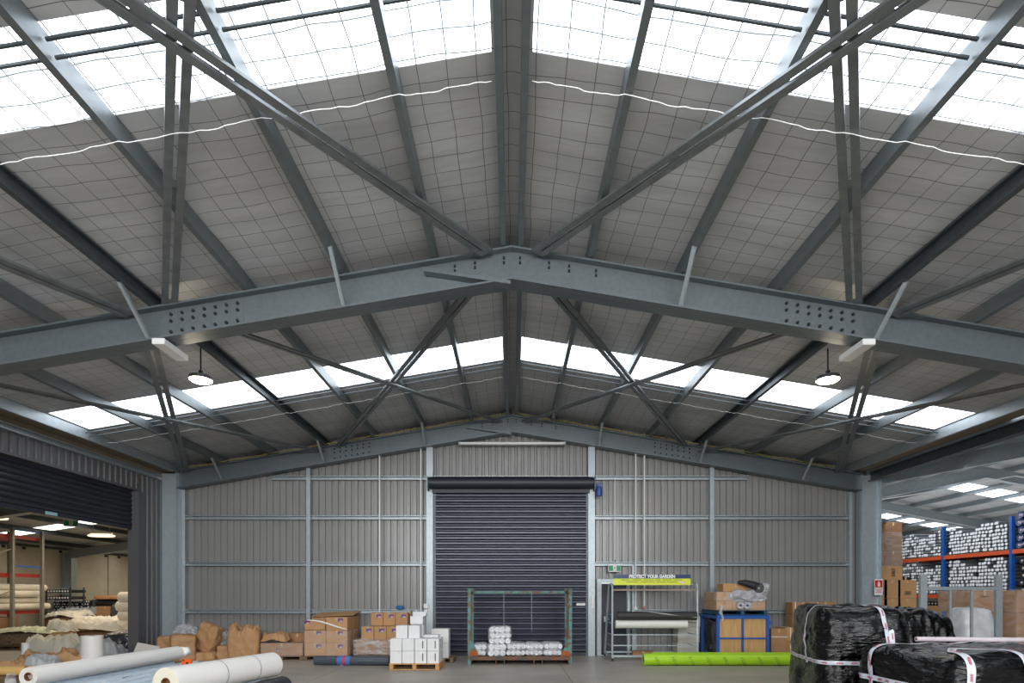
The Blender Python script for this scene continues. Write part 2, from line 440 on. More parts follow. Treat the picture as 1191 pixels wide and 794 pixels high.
roof_side('ceiling_neighbour_near_slope', (10.45, 20.3), HRR, 2, 42, SK2, (11.2, 20.0), M_SKY2)
roof_side('ceiling_neighbour_far_slope', (20.3, 31), HRR, 2, 42, SK2, (20.6, 30.5), M_SKY2)
M_SKY3 = skylight_mat(3.5, 'skylight_sheet_warm', (1.0, 0.97, 0.9))
roof_side('ceiling_side_bay', (-19.6, -10.3), HRL, -2, 36, [(20.4, 21.3), (27.2, 28.2)], (-19.0, -11), M_SKY3)

# ---- ribbed cladding
def rib_profile(a0, a1, pitch=0.19, depth=0.042):
    pts = []; a = a0
    while a < a1:
        for f, d in ((0.0, 0), (0.56, 0), (0.66, 1), (0.90, 1), (1.0, 0)):
            pts.append((a + f * pitch, d * depth))
        a += pitch
    out = []
    for p in pts:
        if p[0] <= a1 and (not out or p[0] > out[-1][0] + 1e-6): out.append(p)
    return out
def clad_back():
    b = MB(); pr = rib_profile(-10.1, 10.35)
    for (xa, da), (xb, db) in zip(pr[:-1], pr[1:]):
        mx = (xa + xb) / 2
        z0 = 0
        if -2.28 < mx < 2.22: z0 = 4.72
        if 2.58 < mx < 3.32: z0 = 2.12
        ya, yb = 16.55 + da, 16.55 + db
        b.quad((xa, ya, z0), (xb, yb, z0), (xb, yb, HR(xb)), (xa, ya, HR(xa)))
    struct(b.build('wall_back', M_CLAD, origin=(0, 16.55, 0)))
clad_back()
def clad_left():
    b = MB()
    for y0, y1, z0 in ((-8, 5.0, 0), (5.0, 15.25, 4.53), (15.25, 16.55, 0)):
        pr = rib_profile(y0, y1, 0.2)
        for (ya, da), (yb, db) in zip(pr[:-1], pr[1:]):
            b.quad((-10.0 - da, ya, z0), (-10.0 - db, yb, z0), (-10.0 - db, yb, 5.02), (-10.0 - da, ya, 5.02))
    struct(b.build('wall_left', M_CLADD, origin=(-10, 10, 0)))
clad_left()
b = MB(); b.box((-10.12, 15.24, 2.26), (0.28, 0.03, 4.53)); b.box((-9.985, 15.31, 2.26), (0.02, 0.16, 4.53))
b.box((-10.12, 10.1, 4.54), (0.28, 10.3, 0.03)); b.box((-9.985, 10.1, 4.555), (0.02, 10.3, 0.05))
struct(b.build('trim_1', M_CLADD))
b = MB()
for sgn in (-1, 1):
    b.box((sgn * 9.82, 6, 5.27), (0.40, 21.2, 0.015)); b.box((sgn * 9.625, 6, 5.33), (0.012, 21.2, 0.13))
b.box((-10.02, 6, 5.33), (0.03, 21.2, 0.42)); b.box((9.995, 6, 5.33), (0.03, 21.2, 0.15))
struct(b.build('trim_2', M_GUTTER))
b = MB()
for sgn in (-1, 1): b.box((sgn * 9.95, 16.5, 5.15), (0.6, 0.03, 0.6))
struct(b.build('trim_6', M_CLADD))                                    # box gutter soles
# walls of the side bay, the neighbour bay and outer shell
M_OUT = mat('outer_wall', (150, 146, 138), rough=0.8, var=0.06, scale=1)
b = MB(); b.box((-10.2, 26.4, 2.6), (0.1, 19.3, 5.2)); struct(b.build('wall_side_bay_partition', M_CONC))
b = MB(); b.box((-19.6, 17, 1.95), (0.15, 38, 3.9)); struct(b.build('wall_side_bay_left', M_CONC))
b = MB(); b.box((-14.9, 36.05, 2.6), (9.4, 0.1, 5.2)); struct(b.build('wall_side_bay_back', M_CONC))
b = MB(); b.box((10.45, 29.4, 2.75), (0.1, 25.2, 5.5)); struct(b.build('wall_neighbour_left', M_OUT))
b = MB(); b.box((20.7, 42.05, 3.7), (20.6, 0.1, 7.4)); struct(b.build('wall_neighbour_back', M_OUT))
b = MB(); b.box((31.05, 22, 2.8), (0.1, 40, 5.6)); struct(b.build('wall_neighbour_right', M_OUT))
b = MB(); b.box((0.0, -8.05, 3.55), (20.6, 0.1, 7.1)); struct(b.build('wall_sky_block_front', M_CLADD))  # unseen wall added to keep sky reflections off the black bales
b = MB(); b.box((-14.9, -2.05, 2.6), (9.4, 0.1, 5.2)); struct(b.build('wall_sky_block_side_bay', M_CONC))  # unseen wall added to shut sky light out of the side bay
b = MB(); b.box((20.7, 1.95, 3.7), (20.6, 0.1, 7.4)); struct(b.build('wall_sky_block_neighbour', M_OUT))  # likewise added out of view, blocks open sky from the neighbour bay
# joints and cast-in bolts of the concrete panels
b = MB()
for y in (27.55, 33.0, 19.3): b.box((-19.518, y, 1.9), (0.012, 0.03, 3.8))
struct(b.build('trim_3', M_SEAL))
b = MB(); b.box((-19.50, 17, 3.74), (0.06, 38, 0.10)); struct(b.build('trim_4', M_GALVD))
b = MB()
for k in range(22): b.box((-19.48, 15.4 + k * 0.92, 3.62), (0.06, 0.10, 0.09))
struct(b.build('trim_5', M_BOLT))

# ---- C sections
def csec(h, bw, lip=0.02, t=0.006, flip=1):
    """web on the v axis at u=0, flanges towards +u*flip; top at v=0"""
    p = [(0, 0), (bw, 0), (bw, -lip), (bw - t, -lip), (bw - t, -t), (t, -t), (t, -h + t), (bw - t, -h + t), (bw - t, -h + lip), (bw, -h + lip), (bw, -h), (0, -h)]
    return [(u * flip, v) for u, v in p]

def frame_rafter(sgn, y, side_word, where, bolts=True):
    """back to back C rafter from the ridge to the eave"""
    b = MB(); xe = 10.15 * sgn
    if y > 10: xe = -9.515 if sgn < 0 else 9.925
    for fl in (-1, 1):
        b.ext([(u + 0.002 * fl, v) for u, v in csec(0.49, 0.15, 0.028, 0.008, fl)], (0, y, RT(0)), (xe, y, RT(xe)), (0, 1, 0), (0, 0, 1))
    root = thing('roof_rafter', (4 * sgn, y, RT(4) - 0.49), '%s half of the galvanised roof rafter %s' % (side_word, where), 'beam')
    b.v = [v - Vector(root.location) for v in b.v]
    b.build('double_channel', M_RAFT, root)
    if bolts:
        # splice plate with rows of bolts
        L = root.location
        def P(x, off, yy): return Vector((x, yy, RT(x) - off)) - L
        x0, x1 = 4.0 * sgn, 5.15 * sgn
        pl = MB(); yy = y - 0.016
        pl.add([P(x0, .05, yy), P(x1, .05, yy), P(x1, .44, yy), P(x0, .44, yy), P(x0, .05, yy + .012), P(x1, .05, yy + .012), P(x1, .44, yy + .012), P(x0, .44, yy + .012)],
               [(0, 1, 2, 3), (0, 1, 5, 4), (1, 2, 6, 5), (2, 3, 7, 6), (3, 0, 4, 7)])
        sp = pl.build('splice_plate', M_RAFT, root)
        first = None
        for row, off in enumerate((0.10, 0.20, 0.36)):
            for k in range(7):
                x = x0 + (x1 - x0) * (0.07 + 0.86 * k / 6)
                pos = P(x, off, yy - 0.012)
                if first is None:
                    bb = MB(); bb.lathe([(0, -.012), (.024, -.012), (.024, .012), (0, .012)], 6, Matrix.Rotation(R(90), 4, 'X'))
                    first = bb.build('bolt', M_BOLT, sp); first.location = pos
                else: dup(first, pos, parent=sp)
    return root
def apex_stub(y, root):
    b = MB(); L = root.location
    p0 = Vector((-1.29, y, 6.50)) - L; p1 = Vector((-0.02, y, 6.31)) - L
    b.bar(p0 + Vector((0, -.085, 0)), p1 + Vector((0, -.085, 0)), 0.15, 0.03)
    b.bar(p0 + Vector((0, -.155, .012)), p1 + Vector((0, -.155, .012)), 0.008, 0.05)
    b.build('apex_flange', M_RAFT, root)
    first = None
    for sx in (-1, 1):
        for xo in (0.12, 0.55, 0.85, 1.25):
            for o in (0.09, 0.16):
                pos = Vector((sx * xo, y - .02, RT(xo) - o)) - L
                if first is None:
                    c = MB(); c.box((0, 0, 0), (.03, .03, .035)); first = c.build('bolt', M_BOLT, root); first.location = pos
                else: dup(first, pos, parent=root)
for y, where in ((8.5, 'of the nearer frame crossing mid picture'), (16.3, 'of the far portal frame against the end wall')):
    frame_rafter(-1, y, 'left', where)
    r = frame_rafter(1, y, 'right', where)
    apex_stub(y, r)

def column(x, y, ztop, label, w=0.5, dpt=0.30, m=M_COL, up=(1, 0, 0)):
    b = MB()
    for fl in (-1, 1):
        b.ext([(u + 0.002 * fl, v + w / 2) for u, v in csec(w, dpt / 2, 0.028, 0.008, fl)], (x, y, 0), (x, y, ztop), (0, 1, 0), up)
    base = MB(); base.box((x, y, 0.01), (w + .1, dpt + .1, 0.02))
    o = b.build('steel_column', m); tag(o, label, 'column')
    base.v = [v - Vector(o.location) for v in base.v]; base.build('base_plate', m, o)
    return o
column(-9.79, 16.3, 5.22, 'galvanised steel corner column at the left end of the end wall', w=.55)
column(10.2, 16.3, 5.16, 'galvanised steel corner column at the right end of the end wall', w=.55)
# stiffening channels beside the corner columns
for x, s in ((-9.42, 'left'), (9.80, 'right')):
    b = MB(); b.ext(csec(0.09, 0.1, .015, .005), (x, 16.42, 0), (x, 16.42, RT(x) - .5), (0, 1, 0), (1, 0, 0))
    tag(b.build('wall_channel', M_GALV), 'slim galvanised edge channel of the end wall beside the %s corner column' % s, 'channel')

# ---- purlins (run the length of the roof)
PX = [1.11, 2.47, 3.88, 5.33, 6.78, 8.23]
def purlin(x, h, bw, flip, label, m, y0=-8, y1=16.6):
    b = MB(); z = HR(x) - 0.01
    b.ext(csec(h, bw, 0.02, 0.005, flip), (x, y0, z), (x, y1, z), (1, 0, 0), (0, 0, 1))
    return tag(b.build('roof_purlin', m), label, 'beam')
for sgn, sd in ((-1, 'left'), (1, 'right')):
    purlin(0.09 * sgn, 0.21, 0.075, sgn, 'galvanised ridge purlin just %s of the roof ridge' % sd, M_PURL)
    for k, x in enumerate(PX):
        fl = -sgn if k in (3,) else sgn
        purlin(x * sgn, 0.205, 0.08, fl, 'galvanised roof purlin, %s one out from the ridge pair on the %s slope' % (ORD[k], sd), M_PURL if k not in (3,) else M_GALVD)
    purlin(9.58 * sgn, 0.22, 0.07, sgn, 'bright galvanised eave purlin above the gutter on the %s side' % sd, M_GALV)
# eave channels outside the gutters
b = MB(); b.ext(csec(0.13, 0.09, .02, .006, 1), (-10.0, -8, 5.13), (-10.0, 16.1, 5.13), (1, 0, 0), (0, 0, 1))
tag(b.build('eave_channel', M_GALV), 'long galvanised channel along the top of the left wall over the shutter', 'beam')
b = MB(); b.ext(csec(0.25, 0.09, .02, .006, -1), (10.25, -8, 5.24), (10.25, 16.3, 5.24), (1, 0, 0), (0, 0, 1))
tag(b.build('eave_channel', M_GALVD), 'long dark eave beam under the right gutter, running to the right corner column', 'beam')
b = MB(); b.bar((10.5, -8, 5.20), (10.5, 16.2, 5.20), 0.08, 0.30)
b.bar((10.62, -8, 5.36), (10.62, 16.2, 5.36), 0.10, 0.03)
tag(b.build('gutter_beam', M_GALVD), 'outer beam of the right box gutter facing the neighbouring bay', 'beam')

# ---- bridging lines across the purlins at mid bay, and lighting cables
for sgn, sd in ((-1, 'left'), (1, 'right')):
    for y, w in ((4.77, 'near skylight'), (12.84, 'far skylight')):
        b = MB(); xs = [0.17] + PX + [9.58]
        for a, c in zip(xs[:-1], xs[1:]):
            a2, c2 = a + .04, c - .02
            for oy, oz in ((-.05, -.10), (.05, -.16)):
                b.bar((sgn * a2, y + oy, HR(a2) + oz), (sgn * c2, y + oy, HR(c2) + oz), 0.022, 0.022)
        tag(b.build('purlin_bridging', M_GALVD), 'twin bridging rods between the purlins under the %s on the %s slope' % (w, sd), 'rod')
    for y, w in ((5.62, 'before the near skylight edge'), (13.25, 'behind the far skylight')):
        pts = []; xs = [0.2] + PX + [9.4]
        for a, c in zip(xs[:-1], xs[1:]):
            for t in range(16):
                f = t / 16; x = a + (c - a) * f
                pts.append((sgn * x, y + 0.012 * math.sin(9 * x), RT(x) - 0.012 - 0.018 * math.sin(math.pi * f) + 0.006 * math.sin(23 * x) + .004 * math.sin(41 * x)))
        pts.append((sgn * 9.4, y, RT(9.4)))
        b = MB(); b.tube(pts, 0.0045, 6)
        tag(b.build('cable', M_WHITE, smooth=True), 'thin white cable under the purlins %s on the %s slope' % (w, sd), 'cable')
    pts = [(sgn * x, 16.12, RT(x) + 0.03 + 0.012 * math.sin(x * 5)) for x in [0.05 + 0.25 * k for k in range(38)]]
    b = MB(); b.tube(pts, 0.012, 6)
    tag(b.build('cable', M_YCABLE, smooth=True), 'yellow cable along the top of the far rafter on the %s slope' % sd, 'cable')

# ---- roof cross bracing : pairs of square tubes
def brace(xa, ya, xb, yb, label, drop=0.05, w=0.082, gap=0.04, m=M_BRACE):
    b = MB()
    A = Vector((xa, ya, RT(xa) - drop)); B = Vector((xb, yb, RT(xb) - drop))
    d = (B - A).normalized(); up = Vector((PITCH * (1 if xa + xb > 0 else -1), 0, 1)).normalized(); sd = d.cross(up).normalized()
    for s in (-1, 1):
        o = sd * s * (w + gap) / 2
        b.bar(A + o, B + o, w, .035, up)
    for f in (0.0, 0.27, 0.5, 0.73, 1.0):
        p = A.lerp(B, f); b.bar(p - d * .06, p + d * .06, w * 2 + gap + .01, .02, up)
    return tag(b.build('cross_brace', m), label, 'brace')
for sgn, sd in ((-1, 'left'), (1, 'right')):
    s = sgn
    brace(s * 5.0, 8.33, 0.15 * s, 0.55, 'steep double tube roof brace on the near %s slope, crossing in front of the skylight' % sd, drop=0.0)
    brace(0.4 * s, 8.30, 5.5 * s, 0.7, 'long diagonal double tube roof brace beside the ridge, near %s slope' % sd, drop=0.05)
    brace(5.65 * s, 8.35, 8.6 * s, 0.6, 'double tube roof brace low at the %s picture edge above the nearer rafter' % sd)
    brace(0.3 * s, 8.68, 4.9 * s, 16.2, 'double tube roof brace falling outwards from the ridge in the far bay, %s slope' % sd)
    brace(4.75 * s, 8.68, 0.35 * s, 16.2, 'slim double tube roof brace rising towards the ridge at the far frame, %s slope' % sd, drop=.13, w=.05, gap=.025)
    brace(5.6 * s, 8.68, 9.3 * s, 16.2, 'broad double tube roof brace running down to the far %s eave corner' % sd, w=.095)
    brace(9.1 * s, 8.68, 5.4 * s, 16.2, 'slim double tube roof brace from the %s eave inward to the far frame' % sd, drop=.13, w=.05, gap=.025)

# ---- fly braces from purlin to rafter
def fly(x, y0, y1, label):
    b = MB(); b.bar((x, y0, RT(x) + 0.02), (x, y1, RT(x) - 0.47), 0.006, 0.06, (1, 0, 0)); b.bar((x + .027, y0, RT(x) + 0.02), (x + .027, y1, RT(x) - 0.47), 0.05, 0.006, (1, 0, 0))
    tag(b.build('fly_brace', M_GALV), label, 'brace')
for sgn, sd in ((-1, 'left'), (1, 'right')):
    for x in (2.47, 5.33):
        w = 'inner' if x < 3 else 'outer'
        fly(x * sgn, 7.72, 8.36, '%s slanting flat stay from a purlin to the foot of the nearer rafter, %s side' % (w, sd))
    for x, w in ((2.47, 'innermost'), (5.33, 'middle'), (8.23, 'outermost')):
        fly(x * sgn, 15.6, 16.16, '%s slanting flat stay from a purlin to the far rafter, %s side' % (w, sd))

# ---- neighbouring bay frames
def nb_rafter(xa, xb, y, zf, label, h=0.46, name='roof_rafter'):
    b = MB()
    b.ext([(u, v) for u, v in [(-.14, 0), (.14, 0), (.14, -.012), (.006, -.012), (.006, -h + .012), (.14, -h + .012), (.14, -h), (-.14, -h), (-.14, -h + .012), (-.006, -h + .012), (-.006, -.012), (-.14, -.012)]],
          (xa, y, zf(xa)), (xb, y, zf(xb)), (0, 1, 0), (0, 0, 1))
    return tag(b.build(name, M_GALV), label, 'beam')
for y, w in ((16.4, 'nearest'), (24.5, 'second'), (32.5, 'third'), (40.5, 'farthest')):
    nb_rafter(10.6, 20.3, y, lambda x: HRR(x) - .22, '%s rafter of the neighbouring right bay, rising half' % w)
    nb_rafter(20.3, 30.8, y, lambda x: HRR(x) - .22, '%s rafter of the neighbouring right bay, falling half' % w)
    if y > 17: column(30.7, y, 5.2, '%s outer column of the neighbouring right bay' % w, w=.4)
for k in range(14):
    x = 11.3 + k * 1.45
    b = MB(); z = HRR(x) - .015
    b.ext(csec(0.2, 0.08, .02, .006, 1 if x < 20.3 else -1), (x, 4, z), (x, 42, z), (1, 0, 0), (0, 0, 1))
    tag(b.build('roof_purlin', M_GALV), '%s purlin of the neighbouring right bay counted away from the gutter' % ORD[k], 'beam')
for y in (24.5, 32.5):
    for x in (14.2, 17.1, 22.9):
        b = MB(); b.bar((x, y - .62, HRR(x) - .2), (x, y - .14, HRR(x) - .66), 0.05, .012, (1, 0, 0))
        tag(b.build('fly_brace', M_GALV), 'slanting stay %s in the neighbouring bay, on its %s rafter' % ({14.2: 'nearest the gutter', 17.1: 'midway up the slope', 22.9: 'beyond the ridge'}[x], 'second' if y < 30 else 'third'), 'brace')
b = MB(); b.tube([(11, 22.5, 5.0), (16, 22.8, 5.75), (20.3, 23, 6.55), (26, 23, 5.6)], .02, 6)
tag(b.build('conduit', M_WHITE), 'thin pale conduit hanging under the neighbouring roof', 'pipe')
# ---- side bay frames
for y, w in ((16.5, 'near'), (24.8, 'far')):
    nb_rafter(-19.3, -10.35, y, lambda x: HRL(x) - .16, '%s rafter of the side bay seen under the raised shutter' % w, h=.36)
column(-19.25, 24.8, 3.6, 'steel column against the concrete wall of the side bay', w=.4, dpt=.3, m=M_GALV)
for k in range(6):
    x = -18.6 + k * 1.45
    b = MB(); z = HRL(x) - .01; b.ext(csec(.15, .07, .02, .006), (x, 0, z), (x, 36, z), (1, 0, 0), (0, 0, 1))
    tag(b.build('roof_purlin', M_GALVD), '%s purlin of the side bay counted from its concrete wall' % ORD[k], 'beam')
b = MB(); b.bar((-16.2, 24.1, HRL(-16.2) - .12), (-16.2, 24.66, HRL(-16.2) - .5), .05, .012, (1, 0, 0))
tag(b.build('fly_brace', M_GALV), 'slanting stay on the far rafter of the side bay', 'brace')

# ---- end wall steel : posts and girts
def wall_post(x, w, dpt, label):
    b = MB(); zt = RT(x) - 0.49
    b.ext([(u, v + w / 2) for u, v in csec(w, dpt, .02, .006, 1)], (x, 16.52 - dpt, 0), (x, 16.52 - dpt, zt), (0, 1, 0), (1, 0, 0))
    return tag(b.build('wall_post', M_GALV), label, 'post')
wall_post(-2.36, .19, .20, 'galvanised door post on the left of the closed roller door')
wall_post(2.28, .19, .20, 'galvanised door post on the right of the closed roller door')
wall_post(-5.86, .12, .14, 'slim galvanised wall post midway along the left half of the end wall')
wall_post(5.75, .12, .14, 'slim galvanised wall post midway along the right half of the end wall')
def girt(x0, x1, z, label):
    b = MB(); b.ext(csec(0.115, 0.12, .02, .005, -1), (x0, 16.53, z + .06), (x1, 16.53, z + .06), (0, 1, 0), (0, 0, 1))
    tag(b.build('wall_girt', M_GALV), label, 'beam')
for z, w in ((3.98, 'upper'), (2.64, 'middle'), (1.27, 'lower')):
    girt(-9.5, -5.93, z, '%s wall rail in the outer left panel of the end wall' % w)
    girt(-5.79, -2.46, z, '%s wall rail between the slim post and the left door post' % w)
    if z > 2: girt(2.38, 5.68, z, '%s wall rail between the right door post and the slim post' % w)
    else: girt(3.6, 5.68, z, '%s wall rail behind the roll trolley, right of the door' % w)
    girt(5.82, 9.72, z, '%s wall rail in the outer right panel of the end wall' % w)
girt(-6.95, -2.46, 5.12, 'topmost short wall rail left of the roller door, under the rafter')
girt(2.38, 6.8, 5.12, 'topmost short wall rail right of the roller door, under the rafter')
girt(-2.26, 2.18, 5.12, 'wall rail directly over the roller door drum')
b = MB(); b.ext([(u, v + .06) for u, v in csec(.12, .12, .015, .005)], (3.52, 16.4, 0), (3.52, 16.4, 2.6), (0, 1, 0), (1, 0, 0))
tag(b.build('wall_post', M_GALV), 'short galvanised post on the latch side of the small door', 'post')

# ---- closed roller door
def slat_sheet(a0, a1, z0, z1, pitch, depth, place):
    b = MB(); n = int(round((z1 - z0) / pitch)); pts = []
    for k in range(n):
        for f, d in ((0.0, 0.0), (0.12, .55), (0.3, 1.0), (0.55, 1.0), (0.78, .55), (0.90, 0.0)):
            pts.append((z0 + (k + f) * (z1 - z0) / n, d * depth))
    pts.append((z1, 0))
    for (za, da), (zb, db) in zip(pts[:-1], pts[1:]):
        b.quad(place(a0, za, da), place(a1, za, da), place(a1, zb, db), place(a0, zb, db))
    return b
rd = thing('door_1', (0, 16.45, 0), None, None); struct(rd)
b = slat_sheet(-2.24, 2.18, 0.10, 4.7, 0.153, 0.075, lambda a, z, d: (a, -d, z))
struct(b.build('curtain', M_DOOR, rd))
b = MB(); b.box((-.03, -.02, .05), (4.42, .06, .10)); b.build('bottom_rail', M_DOORD, rd)
for x in (-2.22, 2.16):
    b = MB(); b.box((x, -.03, 2.35), (.07, .10, 4.7)); b.build('guide_rail', M_GALVD, rd)
b = MB(); T = Matrix.Translation((0, -.26, 4.93)) @ Matrix.Rotation(R(90), 4, 'Y')
b.lathe([(0, -2.35), (.17, -2.35), (.17, 2.3), (0, 2.3)], 20, T); b.build('drum', M_DOORD, rd, smooth='auto')
b = MB(); b.box((-.03, -.10, 4.76), (4.5, .22, .20)); b.build('door_hood', M_DOORD, rd)
for x in (-2.38, 2.34):
    b = MB(); b.box((x, -.26, 4.9), (.03, .3, .38)); b.build('drum_bracket', M_GALVD, rd)
b = MB(); b.lathe([(0, -.13), (.09, -.13), (.09, .10), (.06, .13), (0, .13)], 14, Matrix.Translation((2.46, -.3, 4.68))); b.box((2.46, -.3, 4.86), (.12, .12, .1))
b.build('door_motor', mat('motor_blue', (40, 76, 150), rough=.4), rd)
b = MB(); b.box((1.98, -.055, 1.48), (.25, .012, .07)); b.box((1.66, -.055, 1.48), (.10, .012, .05)); b.build('door_sticker', M_WHITE, rd)
b = MB(); b.box((2.31, -.15, 1.55), (.07, .012, .35)); b.build('warning_label', M_WHITE, rd)

# ---- small door
pd = thing('door_2', (2.95, 16.5, 0), None, None); struct(pd)
b = MB(); b.rbox((0, 0, 1.04), (.72, .05, 2.06), .006); b.build('door_leaf', M_DOORD, pd)
b = MB()
b.box((-.44, -.02, 1.1), (.12, .13, 2.2)); b.box((.41, -.02, 1.05), (.07, .12, 2.1)); b.box((.035, -.025, 2.158), (.82, .13, .088)); b.build('door_frame', M_GALV, pd)
b = MB(); b.box((.18, -.06, 1.93), (.26, .06, .09)); b.build('door_closer', M_GALVD, pd)
h = MB(); h.box((-.27, -.04, 1.05), (.05, .02, .16)); h.tube([(-.27, -.04, 1.05), (-.27, -.09, 1.05), (-.15, -.09, 1.05)], .011, 8); h.build('door_handle', M_GALV, pd)
b = MB(); b.box((0, -.02, .008), (.8, .14, .016)); b.build('door_sill', M_WHITE, pd)

# ---- part raised shutter in the left wall
sd_ = thing('door_3', (-10.17, 10.1, 3.5), None, None); struct(sd_)
b = slat_sheet(-5.0, 5.12, 0.08, 1.6, 0.127, 0.03, lambda a, z, d: (d, a, z)); b.build('curtain', M_DOOR2, sd_)
b = MB(); b.box((.0, .06, .04), (.05, 10.1, .09)); b.build('bottom_rail', M_DOORD, sd_)
b = MB(); b.box((.03, 2.45, .035), (.012, .32, .07)); b.build('rail_plate', mat('pale_teal_plate', (140, 176, 186), rough=.4), sd_)

# ---- conduits and fittings on the end wall
def conduit(x, z0, z1, label, r=.022, m=M_WHITE, boxm=None, boxs=(.09, .06, .08)):
    o = thing('conduit', (x, 16.33, z0), label, 'pipe')
    b = MB(); b.tube([(0, 0, 0), (0, 0, z1 - z0)], r, 8); b.build('pipe', m, o, smooth='auto')
    if boxm:
        b = MB(); b.rbox((0, 0, 0), boxs, .01); b.build('junction_box', boxm, o)
conduit((443 - 595.5) / 40.2, 1.19, RT(3.8) - .4, 'white conduit dropping to a small box on the lower rail, left of the roller door', boxm=M_WHITE, boxs=(.12, .06, .09))
conduit((490.5 - 595.5) / 40.2, 1.15, RT(2.6) - .45, 'white conduit beside the left post of the roller door, ending at the socket')
conduit((714 - 595.5) / 40.2, 2.75, 5.1, 'thin white conduit leading down to the green exit sign', r=.014)
conduit((738 - 595.5) / 40.2, 1.36, RT(3.5) - .35, 'white conduit behind the trolley ending in a white box, left one of the close pair', boxm=M_WHITE)
conduit((748 - 595.5) / 40.2, 1.38, RT(3.8) - .2, 'white conduit behind the trolley ending in a reddish box, right one of the close pair', boxm=mat('faded_red', (170, 110, 104), rough=.5))
o = thing('power_socket', (-2.46, 16.28, 1.36), 'white wall socket with a looped hose beside the roller door', 'socket')
b = MB(); b.rbox((0, 0, .07), (.13, .06, .14), .01); b.rbox((0.0, 0, -.08), (.10, .06, .12), .01); b.build('socket_plate', M_WHITE, o)
b = MB(); b.tube([(.02, -.03, -.12), (-.04, -.05, -.28), (-.16, -.05, -.32), (-.28, -.04, -.24), (-.27, 0, -.05)], .02, 8); b.build('hose', M_WHITE, o, smooth=True)
b = lump((.24, .1, .12), 3, 6, 2.6, .02, 8, M=Matrix.Translation((-3.22, 16.36, 1.33))); tag(b.build('cloth', M_BLUECLOTH, smooth=True), 'blue cloth lying on the lower wall rail left of the roller door', 'cloth')
# batten light
o = thing('batten_light', (0, 16.2, 6.02), 'long white batten light under the apex of the end wall', 'light')
b = MB(); b.rbox((0, 0, .03), (2.95, .10, .07), .012); b.build('diffuser', M_WHITE, o)
for x in (-1.49, 1.49):
    b = MB(); b.box((x, 0, .03), (.05, .11, .08)); b.build('end_cap', M_GALV, o)
# exit sign
def exit_sign(loc, rz, label, s=1.0, hang=0.0):
    o = thing('exit_sign', loc, label, 'sign', rz)
    b = MB(); b.rbox((0, 0, 0), (.37 * s, .06, .23 * s), .01); b.build('sign_body', M_WHITE, o)
    b = MB(); b.box((0, -.034, -.01 * s), (.34 * s, .006, .155 * s)); f = b.build('sign_face', M_SIGNGREEN, o)
    b = MB(); b.box((0, -.039, -.01 * s), (.10 * s, .004, .145 * s)); p = b.build('doorway_symbol', M_WHITE, f)
    b = MB()
    k = s
    b.lathe([(0, -.002), (.011 * k, -.002), (.011 * k, .002), (0, .002)], 10, Matrix.Translation((.008 * k, -.043, .034 * k)) @ Matrix.Rotation(R(90), 4, 'X'))
    for a, c, w in (((0, .02), (-.006, -.02), .02), ((-.004, -.02), (.02, -.045), .011), ((.02, -.045), (.018, -.072), .010), ((-.006, -.02), (-.026, -.04), .011), ((-.026, -.04), (-.042, -.04), .01), ((.002, .016), (.03, .002), .009), ((-.002, .016), (-.028, .004), .009)):
        b.bar((a[0] * k, -.043, a[1] * k), (c[0] * k, -.043, c[1] * k), w * k, .003, (0, 1, 0))
    b.build('running_figure', M_SIGNGREEN, p)
    if hang:
        b = MB(); b.tube([(-.1 * s, 0, .11 * s), (-.1 * s, 0, hang)], .006, 6); b.tube([(.1 * s, 0, .11 * s), (.1 * s, 0, hang)], .006, 6); b.build('hanger', M_GALV, o)
    return o
exit_sign((2.93, 16.3, 2.52), 0, 'green and white running figure exit sign above the small navy door')
# red sign on the right column
o = thing('fire_point_sign', (10.32, 16.05, 1.97), 'small red and white fire point sign fixed to the right corner column', 'sign')
b = MB(); b.box((0, 0, 0), (.23, .012, .46)); b.build('sign_plate', M_WHITE, o)
b = MB(); b.box((0, -.01, .09), (.20, .008, .20)); f = b.build('sign_panel', M_RED, o)
b = MB(); b.box((0, -.017, .075), (.07, .004, .11)); b.box((.0, -.017, .14), (.03, .004, .04)); b.build('extinguisher_symbol', M_WHITE, f)
b = MB(); [b.box((0, -.01, -.06 - .045 * k), (.17 - .03 * (k % 2), .006, .016)) for k in range(3)]; b.build('printed_lines', M_RED, o)

# ---- high bay lamps and emergency fittings
M_LAMP = emit_mat('lamp_lens', (1.0, 0.86, 0.66), 26)
def high_bay(x, y, z, ztop, label):
    o = thing('high_bay_lamp', (x, y, z), label, 'light')
    b = MB(); b.lathe([(0, .10), (.06, .10), (.09, .06), (.18, .06), (.188, .0), (.17, -.012)], 28); b.build('lamp_housing', M_GALVD, o, smooth='auto')
    b = MB(); b.lathe([(0, -.05), (.08, -.046), (.15, -.03), (.183, -.004)], 28); b.build('lens', M_LAMP, o, smooth=True)
    b = MB(); b.tube([(0, 0, .10), (0, 0, ztop - z)], .012, 8); b.box((0, 0, .13), (.05, .05, .06)); b.build('hanging_rod', M_BOLT, o)
    return o
high_bay(-5.35, 9.8, 5.44, HR(5.35) - .2, 'glowing round high bay lamp hanging on the left slope behind the nearer rafter')
high_bay(5.43, 9.8, 5.44, HR(5.43) - .2, 'glowing round high bay lamp hanging on the right slope behind the nearer rafter')
for sgn, sd in ((-1, 'left'), (1, 'right')):
    x = 5.15 * sgn if sgn < 0 else 5.2
    o = thing('emergency_fitting', (x, 8.6, RT(x) - .56), 'white boxed emergency fitting under the nearer rafter on the %s' % sd, 'light')
    b = MB(); b.rbox((0, 0, 0), (.19, .62, .09), .01); b.build('fitting_body', M_WHITE, o)
    b = MB(); b.box((0, .05, .052), (.05, .3, .02)); b.build('mounting_strip', M_GALV, o)
